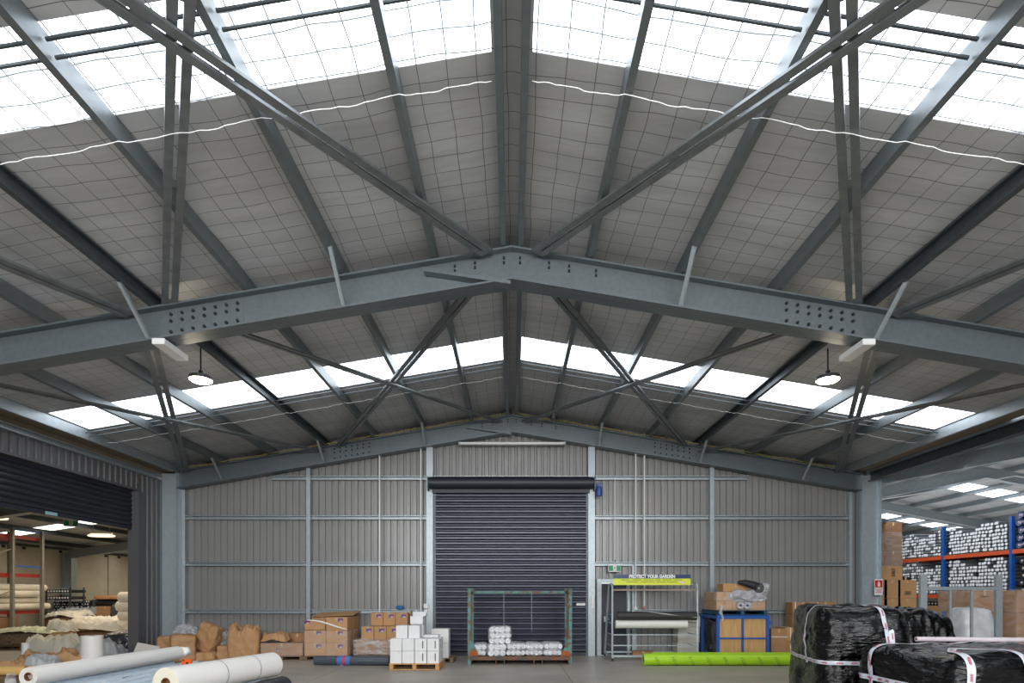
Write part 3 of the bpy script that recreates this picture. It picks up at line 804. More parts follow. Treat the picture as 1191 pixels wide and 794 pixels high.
# ================================================================== GOODS
def carton(name, loc, size, rz, label, m=None, cat='box', group=None, tape=True, stickers=(), strap=False, open_top=False, bev=.008, tape_m=None, marks=()):
    """cardboard carton standing on its base centre; size (x, y, z)"""
    m = m or M_CARD
    o = thing(name, loc, label, cat, rz, group)
    x, y, z = size; b = MB()
    if open_top:
        t = .012
        b.box((0, 0, t / 2), (x, y, t))
        for sx in (-1, 1): b.box((sx * (x - t) / 2, 0, z / 2), (t, y, z))
        for sy in (-1, 1): b.box((0, sy * (y - t) / 2, z / 2), (x, t, z))
        b.build('carton_body', m, o)
    else:
        b.rbox((0, 0, z / 2), (x, y, z), bev)
        b.build('carton_body', m, o)
        if tape:
            c = MB(); c.box((0, 0, z + .0008), (.05, y + .003, .0016)); c.box((0, -y / 2 - .0008, z - .05), (.05, .0016, .10))
            c.build('packing_tape', tape_m or M_TAPE, o)
    if strap:
        c = MB(); q = x * .05 if strap is True else strap
        c.box((q, -y / 2 - .002, z / 2), (.022, .004, z)); c.box((q, 0, z + .002), (.022, y, .004))
        c.build('strap', M_WHITE, o)
    for (sx_, sz_, w, h) in stickers:
        c = MB(); c.box((sx_, -y / 2 - .002, sz_), (w, .003, h)); s_ = c.build('sticker', M_STICKB, o)
        c = MB(); c.box((sx_ + w * .12, -y / 2 - .0045, sz_ + h * .08), (w * .36, .003, h * .5)); c.build('red_patch', M_STICKR, s_)
        c = MB(); c.box((sx_ + w * .1, -y / 2 - .0045, sz_ - h * .32), (w * .6, .003, h * .2)); c.build('white_patch', M_WHITE, s_)
    for (sx_, sz_, w, h) in marks:
        c = MB()
        for a, bb, ww, hh in ((0, .5, 1, .14), (0, -.5, 1, .14), (-.5, 0, .08, 1), (.5, 0, .08, 1), (-.22, 0, .16, .6), (.02, 0, .16, .6), (.27, 0, .18, .6)):
            c.box((sx_ + a * w, -y / 2 - .002, sz_ + bb * h), (w * ww, .003, h * hh))
        c.build('printed_mark', M_PRINT, o)
    return o

def pallet(loc, w, d, rz, label, m=None, h=.145, boards=7, group=None):
    m = m or M_PINE
    o = thing('pallet', loc, label, 'pallet', rz, group)
    b = MB()
    for k in range(boards):
        b.box((0, -d / 2 + .05 + k * (d - .1) / (boards - 1), h - .01), (w, d / boards * .72, .02))
    b.build('deck_boards', m, o)
    for x in (-w / 2 + .05, 0, w / 2 - .05):
        b = MB(); b.box((x, 0, h / 2 - .001), (.09, d, h - .04)); b.build('bearer', m, o)
    b = MB()
    for y in (-d / 2 + .08, 0, d / 2 - .08): b.box((0, y, .009), (w, .10, .018))
    b.build('base_boards', m, o)
    return o

def wrap(name, loc, size, rz, label, seed=1, m=None, amp=.012, z0=0, cat='wrap'):
    """open bottomed sleeve of film over a block"""
    b = lump((size[0] + .03, size[1] + .03, size[2]), seed, 14, 14, amp, 5, crease=amp * .6, csc=(3, 3, 9))
    o = b.build(name, m or M_FILM, None, smooth=True, origin=(0, 0, 0))
    o.location = loc; o.rotation_euler = (0, 0, rz)
    return tag(o, label, cat)

def block(name, label, cat, loc, size, m, rz=0, seed=1, n=12, power=7, amp=.02, fsc=4, crease=0, csc=(5, 5, 5), taper=0, rot=None, group=None, topfn=None):
    b = lump(size, seed, n, power, amp, fsc, crease, csc, taper, topfn=topfn)
    o = b.build(name, m, None, smooth=True, origin=(0, 0, 0)); o.location = loc; o.rotation_euler = rot or (0, 0, rz)
    return tag(o, label, cat, group)

def roll(name, p0, p1, r, label, m, core=.3, end_m=None, cat='roll', group=None, seed=1, wob=.015, n=28, bands=(), band_m=None, bag=False):
    """a long roll from p0 to p1, with end faces, a cardboard core and optional bands"""
    p0 = Vector(p0); p1 = Vector(p1); L = (p1 - p0).length
    q = (p1 - p0).to_track_quat('Z', 'Y')
    o = thing(name, p0, label, cat, group=group, rot=q.to_euler())
    b = MB(); vs = []; fs = []; k = max(6, int(L / .12))
    for i in range(k + 1):
        z = L * i / k
        e = 1.0
        for a in range(n):
            t = 2 * math.pi * a / n
            rr = r * e * (1 + wob * fbm((math.cos(t) * 1.3, math.sin(t) * 1.3, z * 1.4), 1.6, seed))
            vs.append((rr * math.cos(t), rr * math.sin(t), z))
    for i in range(k):
        for a in range(n): fs.append((i * n + a, i * n + (a + 1) % n, (i + 1) * n + (a + 1) % n, (i + 1) * n + a))
    b.add(vs, fs); b.build('roll_sheet', m, o, smooth=True)
    cr = r * core
    for z, s in ((0.004, 1), (L - .004, -1)):
        e = MB(); e.lathe([(cr, z + .004 * s), (r * .6, z), (r * .99, z + .002 * s)], n); e.build('roll_end', end_m or m, o, smooth=True)
    c = MB(); c.lathe([(0, .06), (cr * .8, .06), (cr * .8, -.002), (cr, -.002), (cr, L + .002), (cr * .8, L + .002), (cr * .8, L - .06), (0, L - .06)], 18)
    c.build('core_tube', M_CARDI, o, smooth='auto')
    for f in bands:
        c = MB(); c.lathe([(r * 1.012, L * f - .008), (r * 1.02, L * f), (r * 1.012, L * f + .008)], n); c.build('band', band_m or M_GALV, o, smooth=True)
    return o

def end_rings(name, a, bcol):
    m = mat(name, a, rough=.6, var=.02)
    nt = m.node_tree; b = nt.nodes['Principled BSDF']
    tc = nt.nodes.new('ShaderNodeTexCoord'); wv = nt.nodes.new('ShaderNodeTexWave'); wv.wave_type = 'RINGS'; wv.rings_direction = 'Z'
    wv.inputs['Scale'].default_value = 14; wv.inputs['Distortion'].default_value = .4
    nt.links.new(tc.outputs['Object'], wv.inputs['Vector'])
    cr = nt.nodes.new('ShaderNodeValToRGB'); cr.color_ramp.elements[0].color = (*lin(a), 1); cr.color_ramp.elements[1].color = (*lin(bcol), 1)
    nt.links.new(wv.outputs['Fac'], cr.inputs['Fac']); nt.links.new(cr.outputs['Color'], b.inputs['Base Color'])
    return m
M_ENDW = end_rings('roll_end_cream', (206, 200, 178), (232, 228, 212))
M_ENDB = end_rings('roll_end_bag', (196, 190, 180), (226, 222, 214))

# ---------------- foreground left : stack of long rolls
roll('plastic_roll', (-6.92, 8.15, .575), (-6.76, 11.5, .575), .138, 'white bagged sheet roll lying on top at lower left, showing its open core', M_WHITEPL, core=.45, end_m=M_ENDB, wob=.05, seed=3)
# gathered bag tail of that roll
b = lump((.30, .22, .16), 5, 8, 2.4, .035, 9, crease=.03, csc=(9, 9, 9)); o = b.build('bag_tail', M_WHITEPL, None, smooth=True, origin=(0, 0, 0)); o.location = (-6.75, 11.62, .50); o.parent = None
tag(o, 'gathered tail of white film at the far end of the bagged roll', 'film')
b = MB(); T = Matrix.Translation((-6.99, 8.12, .55))
for k in range(9):
    a = R(150 + k * 26); a2 = a + R(26)
    r0, r1 = .135, .175 + .03 * math.sin(k * 2.1)
    b.add([(r0 * math.cos(a), .06, r0 * math.sin(a)), (r0 * math.cos(a2), .06, r0 * math.sin(a2)), (r1 * math.cos(a2), -.06, r1 * math.sin(a2)), (r1 * math.cos(a), -.06 + .03 * math.sin(k), r1 * math.sin(a))], [(0, 1, 2, 3)], T)
tag(b.build('film_collar', M_FILMB, smooth=True), 'loose clear film collar round the open end of the bagged roll', 'film')
roll('white_roll', (-4.50, 7.4, .60), (-4.0, 9.5, .585), .205, 'fat white sheet roll at the bottom edge, with a cream ringed end and grey bands', M_WHITEPL, core=.34, end_m=M_ENDW, bands=(.42, .75), wob=.012, seed=9)
bx_ = [-7.30, -6.98, -6.41, -6.13, -5.83, -5.52]
wl = ['far left one, showing at the picture edge', 'second from the left, under the bagged roll', 'just right of the bagged roll', 'fourth across, marked with black scribbles', 'fifth across, beside the fat white roll', 'right hand one behind the orange tape case']
for k, x in enumerate(bx_):
    ro = roll('film_roll', (x, 7.9 + .1 * (k % 3), .305), (x + .1, 11.2 + .12 * ((k * 2) % 3), .305), .142, 'pale blue wrapped roll at lower left, ' + wl[k], M_ICE, core=.4, end_m=M_ENDB, wob=.03, seed=20 + k, group='pale blue wrapped rolls at lower left')
    if k == 3:
        c = MB()
        for j in range(6): c.bar((-.04 + .012 * j, .143, 1.0 + .05 * j), (.03 + .006 * j, .141, 1.06 + .05 * j), .012, .004)
        c.build('ink_mark', M_PRINT, ro)
    if k in (2, 4):
        c = MB(); c.lathe([(.147, 2.6), (.149, 2.62), (.147, 2.64)], 28); c.build('tie_band', mat('tie_pink', (206, 120, 160), rough=.4) if k == 2 else mat('tie_blue', (70, 120, 190), rough=.4), ro)
roll('black_wrapped_roll', (-4.28, 7.5, .195), (-3.86, 9.6, .195), .185, 'dark wrapped roll underneath the fat white roll', M_DARKPL, core=.3, wob=.05, seed=41)
roll('film_roll', (-4.85, 7.8, .19), (-4.5, 9.9, .19), .16, 'pale film roll on the floor left of the dark wrapped roll', M_ICE, core=.4, end_m=M_ENDB, wob=.03, seed=45)
roll('film_roll', (-5.18, 8.0, .19), (-4.9, 11.0, .19), .16, 'pale film roll on the floor behind the orange tape case', M_ICE, core=.4, end_m=M_ENDB, wob=.03, seed=46)
for y, w in ((8.5, 'near'), (10.7, 'far')):
    b = MB(); b.box((-6.4, y, .08), (2.1, .12, .16)); tag(b.build('timber_bearer', M_PINED), '%s timber bearer under the pale blue rolls' % w, 'timber')
# orange tape case lying on the roll
p = W(226, 769, 9.0)
o = thing('tape_dispenser', (-6.04, 10.6, .468), 'small orange plastic tape case resting on the rolls at lower left', 'tape case', R(-8))
b = MB(); b.rbox((0, 0, .03), (.185, .08, .105), .014); b.build('case', M_ORPL, o)
b = MB(); b.lathe([(0, -.006), (.022, -.006), (.022, .006), (0, .006)], 14, Matrix.Translation((.03, -.043, .015)) @ Matrix.Rotation(R(90), 4, 'X')); b.build('hub', M_PRINT, o)
b = MB(); b.box((-.05, -.041, .07), (.04, .006, .02)); b.build('dark_slot', M_PRINT, o)
# tubes at far left
b = MB(); b.box((-9.0, 9.7, .205), (1.5, 1.3, .41)); 
tag(b.build('timber_crate', M_PINED), 'low timber crate under the cardboard tubes at the lower left edge', 'crate')
roll('cardboard_tube', (-10.0, 10.0, .455), (-8.40, 10.05, .51 - .055), .045, 'thin tan cardboard tube lying at the left picture edge', M_TAN, core=.6, wob=0)
roll('cardboard_tube', (-9.7, 9.35, .49), (-8.05, 9.45, .49), .078, 'thicker mustard paper tube in front, with a dark open end', M_MUSTARD, core=.75, wob=0)
# upright rolls
def upright(px, d, r, h, label, m=M_WHITEPL):
    x = (px - CX) * d / F
    o = thing('upright_roll', (x, d, 0), label, 'roll')
    b = MB(); b.lathe([(r * .3, 0), (r, 0), (r * 1.01, h * .3), (r, h * .7), (r * 1.005, h), (r * .3, h)], 28); b.build('roll_sheet', m, o, smooth='auto')
    b = MB(); b.lathe([(r * .3, h - .2), (r * .3, h + .003), (r * .24, h + .003), (r * .24, h - .2)], 16); b.build('core_tube', M_CARDI, o)
upright(107, 13.0, .215, .82, 'white sheet roll standing upright among the brown paper by the shutter opening')
upright(30, 14.3, .088, .55, 'small narrow white roll standing on the floor at left')
# brown paper heaps
def heap(name, label, cat, px, d, sx, sy, h, m, seed, rz=0, rough=.08, fsc=3, z=0, n=26):
    b = sheet(sx, sy, h, seed, max(n, 44), rough, fsc); o = b.build(name, m, None, smooth=True, origin=(0, 0, 0))
    o.location = ((px - CX) * d / F, d, z); o.rotation_euler = (0, 0, rz)
    return tag(o, label, cat)
heap('paper_heap', 'crumpled brown paper heaped on the floor left of the upright white roll', 'paper', 66, 13.0, 1.7, 1.0, .36, M_KRAFT, 4, .2, .10, 4)
heap('paper_heap', 'smaller crumpled brown paper scrap beside the narrow white roll', 'paper', 20, 12.3, .8, .6, .22, M_KRAFT, 9, .8, .08, 5)
heap('plastic_scrap', 'grey clear plastic scrap on the brown paper by the bagged roll end', 'film', 52, 12.0, .7, .5, .42, M_GREYSHEET, 14, .3, .06, 4)

# ---------------- brown paper parcels against the end wall, left
def parcel(name, px, d, size, rz, label, seed, rot=None, m=M_KRAFT, amp=.03, z=0, power=8, crease=.012, cat='parcel', taper=0, topfn=None):
    return block(name, label, cat, ((px - CX) * d / F, d, z), size, m, rz, seed, 22, power, amp, 3.0, crease * 1.8, (4.5, 4.5, 4.5), taper, rot, topfn=topfn)
b = MB(); T = Matrix.Translation(((164 - CX) * 14 / F, 14.0, .02)) @ Matrix.Rotation(R(20), 4, 'Z') @ Matrix.Rotation(R(-24), 4, 'X') @ Matrix.Rotation(R(14), 4, 'Y')
b.rbox((0, 0, .27), (.52, .10, .54), .01, M=T); tag(b.build('grey_panel', M_BEIGE), 'pale grey flat carton leaning by the shutter jamb', 'box')
parcel('paper_parcel', 196, 15.6, (.42, .4, .62), .2, 'small brown paper parcel at the left end, by the corner column', 3)
parcel('paper_parcel', 213, 15.1, (.55, .75, .70), .55, 'large brown paper parcel turned cornerwise, below the leaning sack', 5)
parcel('paper_sack', 237, 15.55, (.55, .36, .80), 0, 'plump brown paper sack leaning to the right on the parcels', 8, rot=(R(-6), R(16), R(-8)), amp=.05, z=.17, power=5, cat='sack')
parcel('paper_wad', 236, 15.3, (.75, .5, .20), .1, 'flattened brown paper on the floor under the leaning sack', 12, amp=.05)
block('plastic_bundle', 'clear crinkled plastic bundle between the two brown sacks', 'film', ((259.5 - CX) * 15.95 / F, 15.95, 0), (.55, .40, .70), M_CLEAR, 0, 31, 16, 3.5, .06, 4, .05, (6, 6, 6))
block('plastic_bundle', 'clear crinkled plastic lying behind the cornerwise parcel', 'film', ((217 - CX) * 15.75 / F, 15.75, 0), (.62, .3, .92), M_CLEAR, 0, 37, 14, 3.5, .05, 4, .04, (6, 6, 6))
parcel('paper_parcel', 263, 15.4, (.34, .34, .38), .1, 'small square brown parcel in front of the clear plastic bundle', 15, amp=.012)
parcel('paper_sack', 285, 15.3, (.72, .5, .66), .15, 'brown paper sack with a torn crumpled top, right of the clear bundle', 18, amp=.03, power=6, cat='sack', taper=-.06,
       topfn=lambda p: .20 * (0.5 + fbm((p.x, p.y, 0), 6, 3)) + .16 * abs(math.sin(9 * p.x + 1)))

# ---------------- wrapped pallets of cartons, left of the roller door
d0 = 15.2
def bx(px, d): return (px - CX) * d / F
pallet((bx(327, d0), d0 + .55, 0), 1.17, 1.1, 0, 'low grey pallet under the shrink wrapped cartons with brown paper on top', M_PINED, h=.12)
carton('wrapped_carton', (bx(327, d0), d0 + .3, .12), (1.12, .55, .34), 0, 'long low wrapped carton at the front of the left pallet', M_CARD2, stickers=((-.1, .17, .07, .07),))
carton('wrapped_carton', (bx(336, d0), d0 + .85, .12), (.95, .5, .56), 0, 'taller wrapped carton at the back of the left pallet', M_CARD2)
wrap('stretch_wrap', (bx(327, d0), d0 + .32, .10), (1.14, .62, .37), 0, 'clear film round the low front carton of the left pallet', 5, amp=.02)
b = sheet(.75, .5, .15, 6, 44, .07, 6); o = b.build('paper_heap', M_KRAFT, None, smooth=True, origin=(0, 0, 0)); o.location = (bx(316, d0), d0 + .3, .485)
tag(o, 'crumpled tan paper lying on the wrapped carton of the left pallet', 'paper')
# middle pallet
cx = bx(378.5, d0)
pallet((cx, d0 + .6, 0), 1.2, 1.17, 0, 'dark pallet under the tall wrapped carton stack', M_PINED, h=.12)
lay = ['bottom', 'middle', 'top']
zz = .12; hs = [.34, .35, .34]
for L_ in range(3):
    for i in range(2):
        for j in range(2):
            if L_ == 2 and i == 0 and j == 0:
                hh = .26
            else: hh = hs[L_]
            st = ((.1, hh * .78, .13, .09),) if j == 0 and not (L_ == 2 and i == 0) else ()
            if L_ == 2 and i == 0 and j == 0: st = ((-.2, .21, .13, .08),)
            carton('carton', (cx - .29 + .58 * i, d0 + .31 + .57 * j, zz), (.57, .56, hh), 0,
                   '%s layer carton at the %s %s of the tall wrapped stack' % (lay[L_], 'front' if j == 0 else 'back', 'left' if i == 0 else 'right'),
                   M_CARD, stickers=st, group='cartons of the tall wrapped stack', open_top=(L_ == 2 and i == 0 and j == 0))
    zz += hs[L_]
wrap('stretch_wrap', (cx, d0 + .6, .10), (1.17, 1.15, .70), 0, 'clear film round the lower two layers of the tall carton stack', 8, amp=.018)
b = MB(); b.rbox((cx + .03, d0 + .85, zz + .05), (1.15, .75, .012), .003, M=None)
o = b.build('cardboard_sheet', M_CARD); o.rotation_euler = (R(7), R(-2), 0); o.location.z = zz + .06; tag(o, 'flat cardboard sheet lying on top of the tall wrapped stack', 'cardboard')
# a twisted film band across the front
b = MB(); pts = []
for k in range(14):
    f = k / 13; pts.append((cx - .5 + 1.08 * f, d0 + .015 - .015 * math.sin(f * 3), 1.08 - .22 * f + .03 * math.sin(5 * f)))
b.tube(pts, [.012 + .012 * math.sin(math.pi * k / 13) for k in range(14)], 7)
tag(b.build('film_band', M_WHITEPL, smooth=True), 'twisted band of film slanting across the front of the tall carton stack', 'film')
# right pallet of small cartons
c0 = bx(410, 15.3)
pallet((c0 + .62, 15.95, 0), 1.2, 1.1, 0, 'pallet under the small stickered cartons beside the tall stack', M_PINED, h=.12)
block('wrapped_bundle', 'crinkled film wrapped bundle forming the base under the small stickered cartons', 'bundle', (c0 + .6, 15.95, .12), (1.2, 1.05, .40), M_CARD2, 0, 6, 14, 9, .025, 4, .02, (2, 2, 14))
wrap('stretch_wrap', (c0 + .6, 15.93, .12), (1.22, 1.04, .43), 0, 'cloudy film around the base bundle under the small cartons', 12, amp=.03, m=M_FILMB)
wd = ['left', 'centre', 'right']
for i in range(3):
    carton('small_carton', (c0 + .36 + .345 * i, 15.64, .53), (.335, .34, .36), 0, '%s small stickered carton in the front row, behind the white cartons' % wd[i].capitalize(), M_CARD, stickers=((.04, .26, .14, .09),), group='small stickered cartons')
for i in range(3):
    carton('small_carton', (c0 + .52 + .345 * i, 16.0, .53), (.335, .34, .36), 0, '%s small carton hidden low in the back row' % wd[i], M_CARD, group='small stickered cartons')
    carton('small_carton', (c0 + .52 + .345 * i, 16.02, .895), (.335, .34, .36), 0, '%s small stickered carton on the top row' % wd[i], M_CARD, stickers=((.06, .27, .14, .09),), group='small stickered cartons')
# dark wrapped roll on the floor
ro = roll('wrapped_mesh_roll', (bx(366.5, 14.25), 14.25, .117), (bx(453, 14.1), 14.1, .117), .115, 'dark grey film wrapped roll lying on the floor in front of the carton pallets', mat('dark_mesh_wrap', (74, 80, 90), rough=.25, var=.25, scale=6, bump=.4, bscale=12, stretch=(4, 4, 1)), core=.35, wob=.05, seed=6)
c = MB(); c.lathe([(.119, .60), (.12, .62), (.12, .90), (.119, .92)], 28); lb = c.build('paper_label', mat('label_blue', (78, 116, 178), rough=.4), ro, smooth=True)
c = MB()
for a in range(-3, 4):
    t0 = R(-90 + a * 9 - 3); c.bar((.121 * math.cos(t0), .121 * math.sin(t0), .66), (.121 * math.cos(t0), .121 * math.sin(t0), .72 + .02 * (a % 3)), .006, .004)
c.build('label_print', M_WHITE, lb)
c = MB(); t0 = R(60); c.lathe([(.122, .74), (.122, .80)], 28); c.build('label_red_band', M_STICKR, lb)

# ---------------- white cartons on a pallet
wx = (bx(452.6, 13.26) + bx(511, 13.26)) / 2
pallet((wx, 13.26 + .58, 0), 1.17, 1.17, 0, 'pale timber pallet carrying the white cartons', M_PINE, h=.15)
def wcart(x, y, z, size, label, strip=False, open_top=False):
    o = carton('white_carton', (x, y, z), size, 0, label, M_WHITEBOX, group='white cartons', tape=not open_top, tape_m=M_WHITE, open_top=open_top)
    if strip:
        c = MB(); c.box((.05, -size[1] / 2 - .002, size[2] * .52), (.024, .003, size[2] * .62)); c.build('barcode_strip', mat('strip_grey', (70, 72, 76), rough=.5), o)
    return o
cols = [-.43, -.145, .145, .435]; nm = ['first', 'second', 'third', 'fourth']
for L_ in range(2):
    for i, xx in enumerate(cols):
        wcart(wx + xx, 13.44, .15 + .29 * L_, (.275, .33, .285), 'white carton on the pallet, %s layer, %s from the left in the front row' % (('bottom', 'upper')[L_], nm[i]), strip=i >= 2)
for L_ in range(2):
    for i, xx in enumerate(cols):
        wcart(wx + xx, 13.83, .15 + .29 * L_, (.275, .36, .285), 'white carton on the pallet, %s layer, %s from the left in the second row' % (('bottom', 'upper')[L_], nm[i]))
for i, xx in enumerate((-.31, -.02)):
    wcart(wx + xx, 13.50, .73, (.27, .30, .30), '%s of two white cartons perched as the third layer at the front' % ('left', 'right')[i])
wcart(wx - .02, 13.95, .73, (.30, .34, .30), 'white carton behind the perched pair, under the open carton')
wcart(wx + .33, 13.80, .73, (.36, .3, .06), 'flat white carton lid lying on the right part of the white stack')
o = wcart(wx - .03, 13.93, 1.03, (.33, .34, .20), 'open white carton with raised brown flap at the top of the white stack', open_top=True)
c = MB(); c.box((-.175, .10, .17), (.014, .22, .32)); c.build('brown_flap', M_CARD2, o)
c = MB(); c.box((0, .19, .24), (.32, .01, .12)); c.build('white_flap', M_WHITEBOX, o)
pallet((bx(512, 14.9), 15.0, 0), .75, .75, 0, 'small brown pallet behind the white carton stack', M_PINED, h=.13)
for L_ in range(2):
    wcart(bx(512, 14.7), 14.85, .13 + .375 * L_, (.44, .42, .37), 'larger white carton on the rear pallet, %s one' % ('lower', 'upper')[L_])

# ---------------- rusty stillage with bags of rolls
sx0, sx1, sy0, sy1 = -1.07, 1.46, 14.3, 15.4
st = thing('steel_stillage', ((sx0 + sx1) / 2, (sy0 + sy1) / 2, 0), 'rusty teal steel stillage crate standing before the closed roller door', 'stillage')
def stl(b, name, m, par=st, **k):
    b.v = [Vector(v) - Vector(st.location) for v in b.v]; return b.build(name, m, par, **k)
for x in (sx0, sx1):
    for y in (sy0, sy1):
        b = MB(); s_ = 1 if x < 0 else -1
        b.box((x, y, .95), (.072, .012, 1.9)); b.box((x - s_ * .04, y + (.035 if y == sy0 else -.035), .95), (.012, .07, 1.9)); b.box((x, y, 1.9), (.10, .10, .03))
        stl(b, 'corner_post', M_TEAL)
b = MB(); b.bar((sx0, sy1, 1.82), (sx1, sy1, 1.82), .05, .06); stl(b, 'top_rail', M_TEAL)
for x in (sx0, sx1):
    b = MB(); b.bar((x, sy0, 1.82), (x, sy1, 1.82), .05, .05); stl(b, 'side_rail', M_TEAL)
    b = MB(); b.bar((x, sy0 + .35, .2), (x, sy0 + .35, 1.8), .03); b.bar((x, sy0 + .75, .2), (x, sy0 + .75, 1.8), .03); stl(b, 'side_bar', M_RUST)
for x, z0 in ((-.22, .2), (.53, .75)):
    b = MB(); b.bar((x, sy1, z0), (x, sy1, 1.8), .022); stl(b, 'back_bar', M_GALVD)
b = MB(); b.box(((sx0 + sx1) / 2, (sy0 + sy1) / 2, .185), (sx1 - sx0, sy1 - sy0, .03)); stl(b, 'deck', M_RUST)
b = MB()
for y in (sy0, sy1): b.box(((sx0 + sx1) / 2, y, .16), (sx1 - sx0, .05, .09))
for x in (sx0, sx1): b.box((x, (sy0 + sy1) / 2, .16), (.05, sy1 - sy0, .09))
stl(b, 'base_frame', M_RUST)
for x in (-.40, -.19, .55, .76, sx0 + .04, sx1 - .04):
    b = MB(); b.box((x, (sy0 + sy1) / 2, .06), (.02, sy1 - sy0, .12)); stl(b, 'fork_guide', M_RUST)
for x, s_ in ((sx0, 1), (sx1, -1)):
    b = MB(); b.add([(x + s_ * .02, sy0 - .012, .22), (x + s_ * .24, sy0 - .012, .22), (x + s_ * .02, sy0 - .012, .72), (x + s_ * .02, sy0 + .005, .22), (x + s_ * .24, sy0 + .005, .22), (x + s_ * .02, sy0 + .005, .72)],
              [(0, 1, 2), (3, 5, 4), (0, 1, 4, 3), (1, 2, 5, 4), (2, 0, 3, 5)]); g = stl(b, 'gusset_plate', M_TEAL)
    b = MB(); b.box((x + s_ * .11, sy0 - .014, .28), (.19, .006, .13)); b.v = [Vector(v) - Vector(st.location) for v in b.v]; b.build('rust_patch', M_RUSTO, g)
def roll_bag(x, y, z, w, h, dpt, cols, rows, label, seed):
    """bag of small rolls: ends of the rolls bulge through the film"""
    random.seed(seed)
    o = thing('bag_of_rolls', (x, y, z), label, 'bag', random.uniform(-.05, .05))
    rx = w / cols / 2; rz = h / rows / 2
    first = None
    for j in range(rows):
        for i in range(cols):
            ox = (i + .5) * w / cols - w / 2 + (rx * .5 if j % 2 else 0) * .6 + random.uniform(-.01, .01); oz = (j + .5) * h / rows
            b = MB(); rr = min(rx, rz) * 1.12
            T = Matrix.Translation((ox, -dpt / 2 + random.uniform(-.02, .03), oz)) @ Matrix.Rotation(R(-90), 4, 'X')
            b.lathe([(0, .025), (rr * .30, .025), (rr * .36, .0), (rr * .8, .005), (rr * .98, .04), (rr, .08), (rr, dpt - .04), (rr * .8, dpt), (0, dpt)], 16, T)
            b.build('small_roll', M_BAG, o, smooth=True)
    b = lump((w + .03, dpt + .02, h + .02), seed, 14, 4.5, .02, 6, .015, (8, 8, 8)); b.build('plastic_bag', M_FILMB, o, smooth=True)
    return o
bz = .20
roll_bag(-.83, 14.62, bz, .34, .30, .5, 3, 2, 'squat bag of white rolls at the left end of the stillage', 1)
roll_bag(-.40, 14.60, bz, .45, .30, .5, 3, 2, 'bag of white rolls under the tall heap in the stillage', 2)
roll_bag(-.31, 14.72, bz + .30, .54, .43, .45, 4, 3, 'bulging bag of white rolls heaped on top in the stillage', 3)
roll_bag(.10, 14.62, bz, .46, .32, .5, 4, 2, 'bag of white rolls third along in the stillage', 4)
roll_bag(.55, 14.62, bz, .44, .32, .5, 4, 2, 'bag of white rolls fourth along in the stillage', 5)
roll_bag(1.02, 14.62, bz, .46, .33, .5, 4, 2, 'bag of white rolls at the right end of the stillage', 6)

# ---------------- roll display trolley
tx0, tx1, ty0, ty1 = 2.64, 4.88, 15.0, 16.2
tr = thing('display_trolley', ((tx0 + tx1) / 2, 15.6, 0), 'wheeled steel roll display trolley with a garden sign, in front of the small door', 'trolley')
def trl(b, name, m, par=tr, **k):
    b.v = [Vector(v) - Vector(tr.location) for v in b.v]; return b.build(name, m, par, **k)
for x in (tx0, tx1):
    b = MB()
    b.tube([(x, ty0, .10), (x, ty0, 1.95), (x, ty0 + .05, 2.03), (x, ty0 + .14, 2.05), (x, ty0 + .5, 2.03), (x, ty0 + .56, 1.97), (x, ty1, .10)], .026, 8); trl(b, 'end_frame', M_COL, smooth='auto')
    b = MB(); b.bar((x, ty0 - .05, .11), (x, ty1 + .05, .11), .05); trl(b, 'foot_bar', M_GALV)
    for z in (1.22, 1.0, .7, .4): 
        b = MB(); f = (2.0 - z) / 1.9; b.bar((x, ty0, z), (x, ty0 + .56 + (ty1 - ty0 - .56) * f, z), .022); trl(b, 'rung', M_GALV)
    for y in (ty0, ty1):
        b = MB(); b.lathe([(0, -.016), (.035, -.016), (.045, 0), (.035, .016), (0, .016)], 14, Matrix.Translation((x, y, .045)) @ Matrix.Rotation(R(90), 4, 'Y')); b.box((x, y, .08), (.04, .05, .03)); trl(b, 'castor', M_SEAL)
    b = MB()
    for k in range(8): b.box((x, ty0 - .03, .5 + .2 * k), (.03, .03, .03))
    trl(b, 'adjustment_knobs', M_GALV)
for z, y, m, w in ((1.88, ty0, mat('timber_rail', (150, 132, 120), rough=.6), .04), (.70, ty0, M_GALV, .028), (.42, ty0, M_GALV, .028), (.13, ty0 + .1, M_GALV, .05), (.13, ty1, M_GALV, .05), (2.03, ty0 + .3, M_GALV, .03)):
    b = MB(); b.bar((tx0, y, z), (tx1, y, z), w); trl(b, 'cross_rail', m)
sg = thing('sign_board', (0, 0, 0), None, None); sg.parent = tr; sg.location = (3.675 - tr.location.x, 14.96 - tr.location.y, 2.145)
b = MB(); b.box((0, 0, .085), (2.02, .012, .105)); nb = b.build('navy_band', M_NAVY, sg)
b = MB(); b.box((0, 0, -.052), (2.02, .012, .17)); yb = b.build('yellow_band', M_YELLOW, sg)
text_obj('PROTECT YOUR GARDEN', .115, M_WHITE, sg, (0.0, -.009, .085), (R(90), 0, 0), offset=.006, sx=.90)
M_SMALL = mat('small_print_olive', (150, 156, 40), rough=.5, var=.05)
for z, words in ((-.005, ((715.5 + 7.4, 732.2), (734.8, 745.0), (747.4, 758.6), (761, 768), (770, 780.8), (783, 792))), (-.055, ((728.3, 742.2), (744.4, 760.5), (763, 773), (775, 787)))):
    b = MB(); random.seed(int(-z * 1000))
    for a, c in words:
        x = (a - 758) * 15 / F; xe = (c - 758) * 15 / F
        while x < xe:
            w_ = random.uniform(.014, .024); b.box((x + w_ / 2, -.008, z + random.uniform(-.003, .006)), (w_, .004, random.uniform(.022, .034))); x += w_ + .006
    b.build('small_print', M_SMALL, sg)
b = MB(); b.rbox((.79, -.009, -.068), (.16, .006, .05), .002); b.build('logo_patch', mat('logo_pink', (226, 196, 186), rough=.5), sg)
